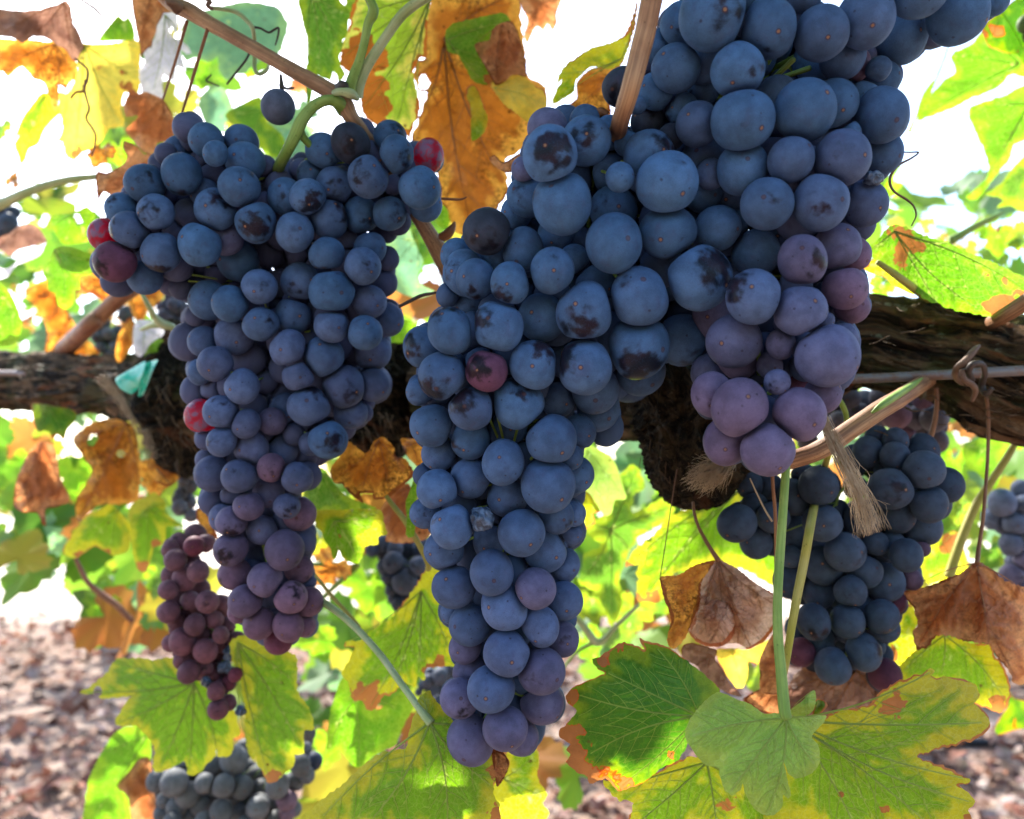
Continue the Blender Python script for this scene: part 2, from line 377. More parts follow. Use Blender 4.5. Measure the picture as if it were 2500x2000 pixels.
def vcol_leaf_material(name, trans=.4, rough=.6):
    t = NT(name); c = t.attr('tint', 'Color')
    p = t.pbsdf(c, rough, .3)
    hs = t.n('ShaderNodeHueSaturation'); t.l(c, hs.inputs['Color']); hs.inputs['Value'].default_value = 1.9
    tb = t.n('ShaderNodeBsdfTranslucent'); t.l(hs.outputs[0], tb.inputs[0])
    mx = t.n('ShaderNodeMixShader'); mx.inputs[0].default_value = trans; t.l(p.outputs[0], mx.inputs[1]); t.l(tb.outputs[0], mx.inputs[2])
    return t.done(mx.outputs[0])
HALF = [(.05, .06), (.20, .40), (.36, .50), (.47, .40), (.62, .46), (.70, .30), (.90, .20), (.78, .04), (.88, -.14), (.68, -.24), (.46, -.26), (.60, -.44), (.50, -.60), (.38, -.64), (.28, -.74), (.20, -.90), (.08, -.94)]
TEMPL = HALF + [(0, -1.1)] + [(-a, b) for a, b in HALF[::-1]]
LOWT = [(.05, .05), (.3, .48), (.62, .42), (.88, .1), (.5, -.25), (.5, -.6), (0, -1.05), (-.5, -.6), (-.5, -.25), (-.88, .1), (-.62, .42), (-.3, .48), (-.05, .05)]
def leaf_cloud(name, places, mat, label, parent=None, kind='stuff', shape=None):
    LT = shape or LOWT
    """places: (pos, normal, size, colour, curl)"""
    V = []; Fc = []; C = []
    for pos, nrm, s, col, curl in places:
        q = Vector(nrm).normalized().to_track_quat('Z', 'Y') @ __import__('mathutils').Quaternion((0, 0, 1), random.uniform(0, 6.28))
        b = len(V); V.append(Vector(pos)); C.append((*col, 1))
        for a, c in LT:
            z = curl * (a * a * 1.2 + c * c * .5) + (random.uniform(-.05, .05) if shape is None else -.12 * abs(math.sin(math.atan2(c, a) * 2.5)))
            V.append(Vector(pos) + q @ (Vector((a, c, z)) * s)); C.append((*[v * random.uniform(.85, 1.15) for v in col], 1))
        n = len(LT)
        for k in range(n): Fc.append((b, b + 1 + k, b + 1 + (k + 1) % n))
    return info(meshobj(name, np.array([tuple(v) for v in V]), Fc, mat, parent, smooth=shape is not None, attrs={'tint': C}), label=label, kind=kind)
LCM = vcol_leaf_material('foliage', .45); LCD = vcol_leaf_material('dry_litter', .15, .8)
def pick(cols): return random.choice(cols)
lit = []
DRYC = [(.15, .06, .04), (.11, .045, .03), (.20, .125, .10), (.17, .08, .06), (.06, .035, .025), (.30, .23, .20), (.13, .05, .03), (.25, .10, .06), (.07, .04, .03)]
for i in range(13000):
    y = 1.1 + 7.5 * random.random() ** 1.5
    if y > 4.4 and random.random() < .8: continue
    x = random.uniform(-.85, .85) * (y + .4)
    lit.append(((x, y, .012 + random.random() * .03), (random.gauss(0, .5), random.gauss(0, .5), 1), random.uniform(.012, .038), pick(DRYC), random.uniform(-.9, .9)))
leaf_cloud('leaf_litter', lit, LCD, 'fallen reddish brown leaves lying over the soil')
GREENS = [(.10, .22, .02), (.16, .28, .02), (.22, .30, .03), (.08, .16, .02), (.35, .33, .05), (.30, .13, .03), (.14, .25, .10)]
def row(y0, zlo, zhi, n, x0, x1, label, size=.06):
    pl = []
    for i in range(n):
        x = random.uniform(x0, x1); u = random.random()
        z = zlo + (zhi - zlo) * u + .12 * mn.noise(Vector((x * 2, y0, 0)))
        if mn.noise(Vector((x * 1.6, z * 2.2, y0))) < -.18: continue
        pl.append(((x, y0 + random.gauss(0, .16), z), (random.gauss(0, .6), -1 + random.gauss(0, .6), random.gauss(.5, .5)), size * random.uniform(.6, 1.2), pick(GREENS), random.uniform(-.4, .4)))
    return leaf_cloud('distant_foliage', pl, LCM, label)
row(3.75, .6, 1.95, 3600, -4.0, 4.4, 'sunlit green foliage of the next vine row')
row(-3.4, .5, 1.9, 3500, -5, 5, 'foliage of the vine row across the aisle, behind the viewpoint', .08)
row(15, .4, 1.35, 3500, -14, 14, 'foliage of the farthest vine row')
# overhead canopy leaves that keep the sun off the bunches is added once the bunches exist
for k, (x, y0, h, lab) in enumerate([(-1.83, 3.72, .95, 'dark vine trunk standing at the sunlit left in the next row'), (.35, 3.75, .95, 'vine trunk of the next row hidden behind the middle bunch'), (2.3, 3.78, .95, 'vine trunk of the next row behind the right leaves')]):
    P = catmull([(x, y0, -.02), (x + .01, y0, .25), (x - .02, y0 + .01, .6), (x + .02, y0, h)], 8)
    V, Fc, UV = tube_geo(P, np.linspace(.062, .04, len(P)), 14, .25)
    g = thing('grapevine', lab, 'vine', (x, y0, 0), 'vine trunks of the next row')
    meshobj('trunk', V, Fc, BARK, g, attrs={'lc': UV})

# ---------------------------------------------------------------- grape bunches
def ico(sub):
    me = bpy.data.meshes.new('tmp'); import bmesh
    bm = bmesh.new(); bmesh.ops.create_icosphere(bm, subdivisions=sub, radius=1); bm.to_mesh(me); bm.free()
    V = np.array([v.co[:] for v in me.vertices]); Fc = [tuple(p.vertices) for p in me.polygons]; bpy.data.meshes.remove(me)
    return V / np.linalg.norm(V, axis=1)[:, None], Fc
ICO = {3: ico(4), 4: ico(5), 2: ico(3)}
SHADE_PTS = []; SUN_PTS = []
def parse(txt):
    out = []; tile = None
    for tok in txt.split():
        if tok.startswith('@'): tile = tok[1:]; continue
        p = tok.split(','); x, y = tpt(tile, float(p[0]), float(p[1])); r = float(p[2]) * TS
        lev = float(p[3]) if len(p) > 3 else 0
        b = float(p[4]) if len(p) > 4 and p[4] else 0
        tint = p[5] if len(p) > 5 else ''
        out.append([x, y, r, lev, b, tint])
    return out
def lerp(a, b, t): return tuple(a[i] + (b[i] - a[i]) * t for i in range(3))
def bunch(label, txt, dtop, dbot, ctop, cbot, group='bunches of dark grapes hanging from the vine', fill=2, sub=3, seed=1, step=1.05, name='grape_bunch', stem=None, shade=True, defb=.22, maxlev=9, rscale=1.0):
    rnd = random.Random(seed)
    g = parse(txt)
    for a_ in g: a_[2] *= rscale
    ys_ = [a[1] for a in g]; y0, y1 = min(ys_), max(ys_)
    B = []
    for x, y, r, lev, b, tint in g:
        d0 = dtop + (dbot - dtop) * (y - y0) / max(1, y1 - y0)
        Rm = r / F * d0
        d = d0 + lev * step * Rm * 1.5
        B.append(dict(x=x, y=y, r=r, d=d, b=b, t=tint, lev=lev, seen=True, u=(y - y0) / max(1, y1 - y0)))
    nseen = len(B)
    def cen(a): return np.array(px(a['x'], a['y'], a['d']))
    for it in range(60):                                        # push the deeper berry of an overlapping pair back along its line of sight
        C = np.array([cen(a) for a in B]); R = np.array([a['r'] / F * a['d'] for a in B]); moved = 0
        for i in range(len(B)):
            dd = np.linalg.norm(C - C[i], axis=1)
            for j in np.where((dd < .86 * (R + R[i])) & (np.arange(len(B)) > i))[0]:
                k = j if (B[j]['d'], j) > (B[i]['d'], i) else i
                B[k]['d'] += .10 * R[k]; moved += 1
        if not moved: break
    dmean = {id(a): a['d'] for a in B}
    VX = np.array([a['x'] for a in B]); VY = np.array([a['y'] for a in B]); VR = np.array([a['r'] for a in B]); VD_ = np.array([a['d'] for a in B])
    C = np.array([cen(a) for a in B]); R = np.array([a['r'] / F * a['d'] for a in B])
    for layer in range(fill + 1):
        for tr in range(nseen * 9):
            a = B[rnd.randrange(nseen)]
            rr = a['r'] * rnd.uniform(.80, 1.0); an = rnd.uniform(0, 6.283); o_ = rnd.uniform(0, 1.6) * a['r']
            x = a['x'] + math.cos(an) * o_; y = a['y'] + math.sin(an) * o_
            ok = 0
            for q in range(10):
                qx, qy = x + math.cos(q * .628) * rr * .92, y + math.sin(q * .628) * rr * .92
                ok += np.any(np.hypot(VX - qx, VY - qy) < VR * 1.12)
            if ok < (10 if layer < 2 else 10): continue
            near = np.hypot(VX - x, VY - y) < 2.0 * rr
            if near.sum() < 2: continue
            d = np.percentile(VD_[near], 60) + (2.3 + 1.5 * layer + rnd.uniform(-.2, .3)) * rr / F * a['d']
            n = dict(x=x, y=y, r=rr, d=d, b=0, t='', lev=9, seen=False, u=a['u'])
            c = cen(n); Rn = rr / F * d
            if np.min(np.linalg.norm(C - c, axis=1) - .66 * (R + Rn)) < 0: continue
            B.append(n); C = np.vstack([C, c]); R = np.append(R, Rn)
    if fill:
        AX = np.array([a['x'] for a in B]); AY = np.array([a['y'] for a in B]); AR = np.array([a['r'] for a in B])
        rm = float(np.median(VR)); add = []
        for gy_ in np.arange(VY.min(), VY.max(), rm * .22):
            for gx_ in np.arange(VX.min(), VX.max(), rm * .22):
                if np.any(np.hypot(AX - gx_, AY - gy_) < AR * .91): continue
                hits = 0
                for q in range(12):
                    dx, dy = math.cos(q * .5236), math.sin(q * .5236)
                    tt = (VX - gx_) * dx + (VY - gy_) * dy; pd = np.abs((VX - gx_) * dy - (VY - gy_) * dx)
                    hits += np.any((tt > 0) & (tt < 2.3 * rm) & (pd < VR))
                if hits < 11: continue
                near = np.hypot(VX - gx_, VY - gy_) < 2.2 * rm; rr = rm * rnd.uniform(.7, .9)
                d = VD_[near].max() + 1.8 * rr / F * VD_.mean()
                n = dict(x=gx_, y=gy_, r=rr, d=d, b=0, t='', lev=9, seen=False, u=.5); B.append(n)
                AX = np.append(AX, gx_); AY = np.append(AY, gy_); AR = np.append(AR, rr)
    C = np.array([cen(a) for a in B]); R = np.array([a['r'] / F * a['d'] for a in B])
    top = min(range(nseen), key=lambda i: B[i]['y']); base = Vector(C[:nseen].mean(0)); base.z = C[:nseen, 2].max()
    root = thing(name, label, 'grapes', base, group)
    order = sorted(range(nseen), key=lambda i: (B[i]['lev'], -B[i]['r']))
    parts = set(order[:98]); UV_, UF = ICO[sub]
    inV = []; inF = []
    for i, a in enumerate(B):
        n = len(C); sph = ICO[sub][0]; fc = ICO[sub][1]
        if not a['seen']: sph, fc = ICO[2]
        axis = Vector((rnd.gauss(0, .35), rnd.gauss(0, .3) + .35 * 0, 1)).normalized()
        el = rnd.uniform(.94, 1.12)
        W = sph * R[i]; ax = np.array(axis)
        W = W + np.outer(W @ ax, ax) * (el - 1)
        ax2 = np.array([rnd.gauss(0, 1), rnd.gauss(0, 1), 0]); ax2 /= np.linalg.norm(ax2); W = W + np.outer(W @ ax2, ax2) * rnd.uniform(-.06, .05)
        if a['seen'] and sub > 2:
            W = W * (1 + .022 * np.array([mn.noise(Vector(v * 1.3) + Vector((i * 1.7, 0, 3))) for v in sph]))[:, None]
        if a['t'] == 's':
            W = W * np.array([1 + .35 * mn.noise(Vector(v * 1.6) + Vector((i, 0, 0))) + .22 * abs(mn.noise(Vector(v * 4.5))) for v in sph])[:, None] * .88
        ridx = np.where((np.linalg.norm(C - C[i], axis=1) < R + R[i]) & (np.arange(n) != i))[0]
        for j in ridx:
            dv = C[j] - C[i]; dist = np.linalg.norm(dv); nn = dv / dist
            t = (dist * dist + R[i] ** 2 - R[j] ** 2) / (2 * dist) - .06 * R[i]
            if t < .62 * R[i]: t = .62 * R[i]
            k = 13 / R[i]; s = W @ nn
            s2 = -np.logaddexp(-k * s, -k * t) / k
            W = W + np.outer(np.minimum(s2 - s, 0) * (s > 0), nn)
        # scar direction: towards the camera side, mostly down and outwards
        nearx = [q['x'] for q in B[:nseen] if abs(q['y'] - a['y']) < 2.5 * a['r']]
        side = (a['x'] - sum(nearx) / len(nearx)) / (a['r'] * 4 + 1)
        v = (RT * (side * .7 + rnd.gauss(0, .38)) + UP * (-.25 + rnd.gauss(0, .42)) - FW).normalized()
        rot = (v.to_track_quat('Z', 'Y') @ __import__('mathutils').Quaternion((0, 0, 1), rnd.uniform(0, 6.28))).to_matrix()
        Rm = np.array(rot)
        if a['seen'] and i in parts:
            loc = W @ Rm                                     # world offset -> local frame
            me = bpy.data.meshes.new('grape'); me.from_pydata(loc.tolist(), [], fc)
            me.polygons.foreach_set('use_smooth', [True] * len(me.polygons))
            me.materials.append(GR if a['t'] == 'r' else GS if a['t'] == 's' else GM)
            o = link(bpy.data.objects.new('grape', me)); o.parent = root
            o.location = Vector(C[i]) - base; o.rotation_euler = rot.to_euler()
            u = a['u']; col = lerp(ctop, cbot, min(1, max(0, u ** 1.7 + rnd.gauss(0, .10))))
            m = rnd.uniform(.80, 1.22)
            if a['t'] == 'p': col = lerp(col, (.115, .075, .128), .5)
            if a['t'] == 'k': col = lerp(col, (.15, .075, .115), .7)
            if a['t'] == 'w': col = lerp(col, (.10, .018, .032), .8)
            if a['t'] == 'd': col = (.028, .036, .058)
            if a['t'] == 'r': o['label'] = 'ruby red unripe grape lit through'
            if a['t'] == 's': o['label'] = 'shrivelled dried up grape'
            if a['t'] == 'd': a['b'] = .7
            bb = a['b'] if a['b'] else (rnd.uniform(.1, .62) if rnd.random() < defb * 1.8 else 0)
            o.color = (col[0] * m, col[1] * m, col[2] * m, bb)
        else:
            off = len(inV); inV.extend((W + C[i]).tolist()); inF.extend(tuple(q + off for q in f) for f in fc)
    if inV:
        o = meshobj('inner_grape', inV, inF, GM, root); info(o, kind='stuff', label='grapes packed inside the bunch')
        c = lerp(ctop, cbot, .5); o.color = (c[0] * .85, c[1] * .85, c[2] * .85, .4)  # inner berries tinted darker to deepen the shade in the gaps
    # stem skeleton through the bunch
    stemP = []
    sl_ = sorted(B[:nseen], key=lambda a: a['y']); bins = np.linspace(y0, y1, 7)
    for k in range(6):
        s_ = [a for a in sl_ if bins[k] <= a['y'] <= bins[k + 1]]
        if s_: stemP.append((sum(a['x'] for a in s_) / len(s_), sum(a['y'] for a in s_) / len(s_), 7, max(a['d'] for a in s_) + .004))
    if len(stemP) > 2:
        rsc = B[0]['r'] / 60
        V, Fc, UV = [], [], []
        A = catmull([(*px(x, y, d), r * rsc / F * d) for x, y, r, d in stemP], 5)
        V, Fc, UV = tube_geo(A[:, :3], A[:, 3], 8)
        for a in B[:nseen:2]:                                   # little stalks to the berries
            k = np.argmin(np.linalg.norm(A[:, :3] - cen(a), axis=1)); c = cen(a)
            v2, f2, u2 = tube_geo(np.linspace(A[k, :3], A[k, :3] * .35 + c * .65, 4), np.full(4, .0007 * (B[0]['r'] / 60)), 6, off=len(V))
            V += v2; Fc += f2; UV += u2
        meshobj('stalk', V, Fc, S['green'], root, attrs={'lc': UV})
    if shade:
        for i in range(0, nseen):
            if B[i]['t'] == 'r' or B[i]['x'] < 300: SUN_PTS.append(C[i])
            else: SHADE_PTS.append(C[i])
    return root
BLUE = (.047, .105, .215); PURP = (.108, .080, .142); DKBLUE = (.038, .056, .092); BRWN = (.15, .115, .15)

L_TXT = """@00 1420,965,112,2,.5 1550,1055,128,1 1815,1070,125,2,.9 1620,1155,93,0 1845,1215,145,1,.2 1350,1150,125,2,.6 1250,1160,85,3 1365,1310,155,.6,.6 1090,1380,148,.6,.5
1610,1320,105,2 1800,1410,160,0,.5 1540,1455,112,1 1620,1580,160,0,.8 1925,1670,152,0,1 1170,1600,135,0,.8 915,1570,120,1,.5 2000,1540,90,2 2000,1250,80,3
@01 975,252,142,0,1 778,285,112,1.4,,r 865,487,156,0,.8,w 1210,415,155,0,.8 1090,610,130,1 885,640,118,2 1330,520,120,2 1500,360,160,0,.5 1700,318,128,0,,p 1320,270,100,2.4
1420,130,112,2,.4 1790,480,150,1 1950,680,137,0 1570,780,150,1.2 1733,806,145,0,.5 1960,960,135,0,.5 1430,1090,155,2.4 1530,1090,112,1.4 1760,1050,150,1 1620,1258,135,0
1510,1320,100,1.6 1875,1230,125,2 1820,1427,130,0 1620,1450,105,2 1475,1460,116,2,,r 1525,1650,132,1.2,,r 1660,1620,130,0 1920,1600,120,3 1360,690,85,3.6 1440,690,110,3.2 1470,900,82,3.4 1545,910,92,3.2
1640,580,100,4.2 1760,610,100,4.6
@11 370,270,150,0,.3 625,165,150,0,.9 865,140,140,1,.5 1080,130,132,1,.5 1140,190,100,3 610,435,138,0,.5 935,390,125,1.2 875,525,143,0,.5 1060,470,95,2.2 1025,645,120,2 410,640,152,1,.4
647,710,172,0,.4 930,790,130,1 355,895,132,1 645,975,133,0,.3 895,1025,132,0 1055,925,140,2 320,1140,135,0 585,1205,155,0 950,1160,145,2 395,1350,120,0 735,1430,165,0 960,1415,125,1
478,1575,160,0,.8,b 300,1600,120,1 200,1690,106,1,,p 760,340,85,3 180,430,120,4 400,450,80,4 150,1390,100,3 700,1330,90,3.5
@10 862,1000,115,2.2,.8 790,1080,145,.4,1,d 1085,1030,125,1.4,.8 1135,1165,135,0,.6 1375,1170,118,1.4,,r 1305,1410,155,0,.2 1350,1540,125,1.6 580,1135,135,1.2,.4 920,1330,158,0,.7 660,1400,135,1,.7
465,1480,130,0,.9 300,1480,135,1,.5 260,1390,110,2 420,1290,90,2.4 490,1310,105,1.6 330,1290,75,3.4 425,1230,80,3.6 1110,1390,72,3 945,1140,85,2.4
@02 1850,230,108,0 1670,360,113,0 1545,350,80,2 1890,415,130,0 1560,500,90,2.2 1600,605,132,1 1800,625,138,0,.2 2040,560,105,0,.5,k 1605,810,110,2 1745,770,88,2.2 2020,745,118,1.2 1870,850,114,0,.3,p
1740,965,122,0,.7,p 1680,935,105,1.3 1970,1030,115,1.2 1735,1170,125,0,.7,p 1765,1360,125,1,.8,k 1995,1405,133,0,.6,p 1845,1565,130,0,.2,p 1790,1650,78,1.4,,k
@12 620,350,152,0,.8 365,310,85,2,,p 280,430,120,1.4 490,380,92,1.2 450,470,92,3 385,635,120,0,.2 465,620,105,2 310,850,100,0 405,910,124,1.2,,k 293,1178,145,0,.3,p 430,1110,107,2,,p 400,1320,112,1.4,,k
480,1420,55,3 337,1535,128,0,.6,k 470,1570,110,1,,k 790,150,125,1.2 885,150,72,2.4
@13 100,255,118,0,,k 320,270,115,0,,k 245,385,108,1,,w 440,270,92,1,,k"""
M_TXT = """@20 420,960,150,2,.3,p 440,1165,206,0,.9 700,900,115,2.4,.4 710,1060,185,1,.7 880,1010,140,2 1020,1085,100,3 1185,1165,190,1,.8 1320,1375,237,0,.3 965,1335,113,0 900,1290,160,3 240,1275,95,3,,p
275,1480,165,1.8,.5 530,1525,223,0,.4 190,1600,122,3 915,1580,175,2 1590,1450,152,2.2
@21 1500,890,175,3.4 1320,600,190,3 920,350,220,0,.2 1325,270,212,0,.2 1700,240,178,1,.3 1840,200,92,3 1985,420,182,1 1560,610,244,0,1 235,400,165,1 455,560,180,0,.4 140,655,155,0,.8 620,470,112,3 480,280,140,3 780,660,150,2
1110,760,228,0,.4 380,910,187,1 700,865,218,0,.9 1105,1130,230,0,1 1430,1080,202,2 1120,1310,190,3 700,1280,217,0,.9 770,1450,190,2 320,1270,190,0,.7 200,1555,200,0,1,b 500,1530,142,3 790,1640,180,3
-37,1310,162,-.2,.9,w
@11 1815,265,186,1,.7,d 1580,440,122,2,.5 1650,575,168,1,.4 1900,430,142,2.2 1730,620,150,.8,.6 1520,740,92,3.2 1700,840,186,1 1540,1010,168,0,.9 1895,980,190,0,.7 1340,1130,152,2,.8 1475,1350,180,0,1
1310,1470,112,2,.4 1695,1590,173,0,.9,b
@12 1400,240,170,1 1685,345,152,1 1970,265,150,3 1450,460,132,2 1935,520,160,0 1345,620,92,3 1440,725,156,.4,.2 1690,640,157,1 1965,780,158,1 1770,950,100,-.2,,s 1350,905,112,2 1550,1000,168,0
1490,1180,146,1.2 1830,1110,130,2 1850,1350,166,0 1565,1455,168,.8 1560,1650,98,2.2 1945,1605,176,0
@13 1685,265,160,1 1650,430,122,2,,p 1965,475,181,0 1690,620,132,2,,p 1845,745,184,0 1610,815,153,.8,,p 1690,1130,172,.8,,p 1950,1040,171,0,,p
@22 450,350,192,0 425,690,211,0 225,1050,188,0,.2 490,920,132,1 610,910,105,2 630,610,142,2.2 600,480,92,1.4 660,290,122,2.4 860,260,136,3.4 790,110,180,2.4 400,1180,176,1.4 600,1060,92,2.6 550,1290,118,2.2
330,1470,158,0,,p 545,1560,146,1.6
@23 365,275,145,.4 530,370,130,1.8,,p 375,610,178,0,.2,p 380,850,165,1.2,.3,p 220,1110,136,1.4,,p"""
R_TXT = """@20 1665,110,256,0,.6 1420,180,150,2 1260,350,122,3 1385,515,182,1 1590,470,152,2 1850,530,201,0,.4 1240,690,146,2 1430,820,122,3 1590,670,122,3 1550,935,164,1 1885,905,234,0,.2 1440,1100,122,3
1600,1200,172,2 1170,910,126,3,.9,d 1350,1030,102,3,.5,d 980,660,150,3.4,.9,d 1885,1268,195,0 1650,1310,112,2 1100,790,70,3.5
@30 230,215,214,0,.4 630,250,206,0,.2 20,-60,150,1 100,420,190,3 350,430,200,3 580,490,170,3 250,300,170,3.4 -30,1480,170,3 -140,1350,150,3.4 490,-50,150,1 960,145,217,.2,.2 1370,-70,205,.2 1210,270,217,2 1650,110,217,1 1930,0,112,3 790,430,167,1,.4 885,490,120,2,,k 1070,600,150,3
300,720,150,2 508,830,230,0 725,785,186,1 950,720,112,3 1080,870,206,1 1090,1150,156,2 785,1190,211,0,.3 405,1200,180,0 222,1535,200,0,.3 628,1520,204,0 955,1530,176,1 850,1000,85,2.4 1020,1345,70,2,,s
1060,520,90,3
@31 300,300,170,3 490,480,186,0,.7,p 750,380,177,1,,p 880,430,120,2,,k 810,690,170,1,.2,k 860,830,132,2,,k 470,860,201,0,.2 670,930,62,3 672,1195,243,0,.4 800,1060,112,2 330,1110,110,1 300,1395,98,0 640,1490,145,1,,p
465,1640,196,0,,p 450,1420,150,3,,w
@21 1970,755,206,0,.9 1820,1090,206,1 1870,1190,188,2,,p 1700,880,190,3.2 1640,1000,170,3.6 1650,1330,150,3.4 1860,600,170,3.4 1865,1590,211,0,,p 1660,1490,162,1,,p 2090,1270,100,3
@22 1765,360,170,1,,p 2075,420,206,0,,p"""
B4_TXT = """@32 1190,360,95,2 1050,330,92,3 980,440,112,2 890,500,112,2 1185,475,110,1 1390,430,122,2 1400,580,156,0 1570,690,130,1.4 1130,600,102,2 1150,720,166,0,.6 1440,830,141,0,.3 610,700,150,0 500,620,95,2 430,780,132,1
240,700,106,2 90,690,102,2 130,850,102,1 270,935,126,.4 640,975,141,0 420,1050,142,2 960,950,166,1 1210,920,126,1,.4 1400,1010,137,1 810,1195,151,0,.6 600,1130,92,2 1040,1130,97,1 1150,1140,112,1,.3
1270,1220,122,0,.5 1390,1170,62,2,,k 400,1230,85,2.4 650,1300,141,0 955,1340,131,0 1110,1420,146,1 1310,1400,82,2,,k 390,1410,122,2 850,1490,122,0,.6 610,1490,126,1 -2,980,140,0 142,1125,120,1
@33 575,242,129,0,.8 828,235,133,0,.7 1085,200,134,0,.7 1110,290,110,1 615,385,112,1 830,310,92,2 450,300,92,2 480,470,106,1,,w 720,575,136,0,.8 950,470,131,0,.7 1040,430,70,2 1110,640,122,1,.3,w 1180,90,90,2,,w"""
C5_TXT = """@32 840,40,90,1 960,70,90,2 920,165,95,1 1190,160,112,0,,k 1335,190,84,0 1250,310,88,1,,k 1480,190,102,0 1500,360,84,1 1400,50,82,0,,k 1570,70,80,1,,k 760,210,75,0 1080,40,90,1 1060,180,90,2 530,360,80,1 680,60,80,1"""
C6_TXT = """@32 1990,825,105,0 1920,950,80,1 2010,985,82,1 2085,980,88,0 2060,1135,88,0 2150,1100,70,1 2130,720,66,1 2165,840,80,0 2090,1275,75,1 2150,1260,70,0,,p 2060,1375,88,0,,p 2140,1490,75,0 2160,1400,70,1 2250,900,100,0 2260,1080,100,0 2240,1240,100,0 2250,1400,90,1 2060,1080,70,2 2130,1180,70,2 2120,900,70,2"""
C7_TXT = """@02 1470,1070,75,2 1350,1130,70,1 1460,1150,70,0,,w 1320,1255,79,0 1545,1130,62,1 1490,1340,74,0 1285,1165,58,1 1290,1370,66,1 1385,1400,79,0 1265,1480,66,0 1270,1645,73,0 1430,1560,62,1 1500,1480,72,2 1560,1570,77,0 1490,1590,62,1 1660,1600,72,1
@03 1265,170,71,.2 1465,265,73,0 1610,225,62,1 1330,240,62,2 1700,280,62,1 1370,390,86,0 1290,400,62,1 1545,460,79,0 1660,340,56,0 1680,400,66,1 1780,385,62,1 1430,480,72,1 1370,530,63,0 1530,595,62,0 1420,620,72,0 1600,620,62,1
1730,470,46,1,,s 1690,580,42,1,,s 1550,690,36,1,,s 1770,640,46,0,,w 1625,765,62,0 1720,700,46,1,,w 1640,900,69,0 1720,850,52,1 1810,910,36,1,,s 1740,610,30,2,,s"""
C8_TXT = """@03 1180,1440,82,1 1310,1450,102,0 1410,1540,93,0 1540,1455,77,0 1680,1475,87,0 1815,1485,88,0 1960,1510,77,1 1330,1630,82,.6 1240,1580,62,1 1510,1610,82,1 1590,1580,62,2 1665,1670,92,0 1940,1640,87,0 1760,1280,102,1 1620,1330,102,2 1380,1340,62,1 1930,1390,72,2
1410,1710,82,1 1800,1700,80,1 1800,1590,70,2 1230,1680,70,1 1540,1750,80,0 1300,1760,80,0 1850,1780,80,0
@13 240,1475,90,0 110,1500,78,.4 -5,1490,60,.6 110,1400,90,1.4 95,1630,92,0 200,1600,62,1 310,1580,77,0,,k 310,1680,62,1,,k 380,1430,72,1 410,1320,77,0 420,1210,82,.4 510,1290,69,0,.9,d 450,1140,62,1 470,1080,57,1 460,1390,62,1 360,1650,62,1 0,1350,80,2 60,1720,80,.5 220,1740,80,1 -10,1200,70,2"""
C9_TXT = """@12 1110,1275,83,0 1195,1415,96,0,.5 1300,1300,77,0,.6 1040,1300,57,1 1230,1180,102,2 1120,1170,62,1 1070,1390,52,1 950,1180,52,1 1030,1130,62,1 1090,1480,45,1 1155,1590,60,.6 1110,1545,45,1 1330,1170,80,2 1330,1420,70,1 1220,1520,60,1.4 1170,1300,60,2"""
C10_TXT = """@13 1465,650,64,0 1375,685,52,0 1430,765,54,1 1325,720,34,1 1385,620,40,1 1530,600,60,1 1540,720,60,1 1450,840,50,0 1300,770,30,1"""
C11_TXT = """@01 820,1030,47,0 870,1130,47,0 950,885,62,1 740,1060,52,1 780,950,50,1 890,1010,45,1 760,1140,42,1 830,1200,45,1 720,980,40,2"""
C12_TXT = """@01 1240,900,57,0 1310,820,57,0 1400,850,52,0 1350,700,70,1 1290,740,55,1 1380,960,50,1 1330,1010,45,1 1220,830,45,2 1300,940,50,1"""
C13_TXT = """@02 1350,860,62,0 1440,920,54,0 1360,760,50,1 1380,665,45,1 1420,820,55,1 1330,800,40,1 1440,700,50,1 1440,610,45,1"""
C14_TXT = """@01 60,200,72,0 15,130,62,1 5,265,60,0 95,120,55,1 20,60,50,1 -60,200,70,0 110,270,45,1"""
bunch('long blue grape bunch with red berries, below the brown cane node at left', L_TXT, .345, .385, BLUE, PURP, fill=2, seed=3)
bunch('largest blue grape bunch in the middle, its long tail reaching lowest of all', M_TXT, .262, .315, BLUE, (.066, .092, .185), fill=2, seed=5)
bunch('blue grape bunch at the upper right, its short purple tip before the thick vine arm', R_TXT, .262, .262, BLUE, (.095, .080, .150), fill=2, seed=9)
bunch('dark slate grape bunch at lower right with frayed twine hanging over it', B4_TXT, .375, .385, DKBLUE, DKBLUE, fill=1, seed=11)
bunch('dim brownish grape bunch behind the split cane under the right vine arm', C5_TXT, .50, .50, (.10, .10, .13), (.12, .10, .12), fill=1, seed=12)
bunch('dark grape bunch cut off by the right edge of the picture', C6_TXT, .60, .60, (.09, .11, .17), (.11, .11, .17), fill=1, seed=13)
bunch('small wine red loose grape bunch tapering to dried berries, lower left', C7_TXT, .46, .46, (.125, .060, .078), (.13, .048, .062), rscale=1.13, fill=2, seed=14)
bunch('grey green grape bunch at the bottom left edge under the large leaf', C8_TXT, .60, .60, (.105, .108, .112), (.105, .108, .112), fill=1, seed=15, shade=False)
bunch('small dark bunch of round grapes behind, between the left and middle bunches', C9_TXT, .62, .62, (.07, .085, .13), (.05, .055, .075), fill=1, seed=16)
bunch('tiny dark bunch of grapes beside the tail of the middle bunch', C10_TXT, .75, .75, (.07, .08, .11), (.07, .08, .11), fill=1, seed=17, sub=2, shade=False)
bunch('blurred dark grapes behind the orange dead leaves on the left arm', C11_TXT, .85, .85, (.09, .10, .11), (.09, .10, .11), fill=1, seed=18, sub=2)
bunch('blurred dark grapes just left of the large left bunch, above the vine head', C12_TXT, .75, .75, (.07, .08, .12), (.07, .08, .12), fill=1, seed=19, sub=2)
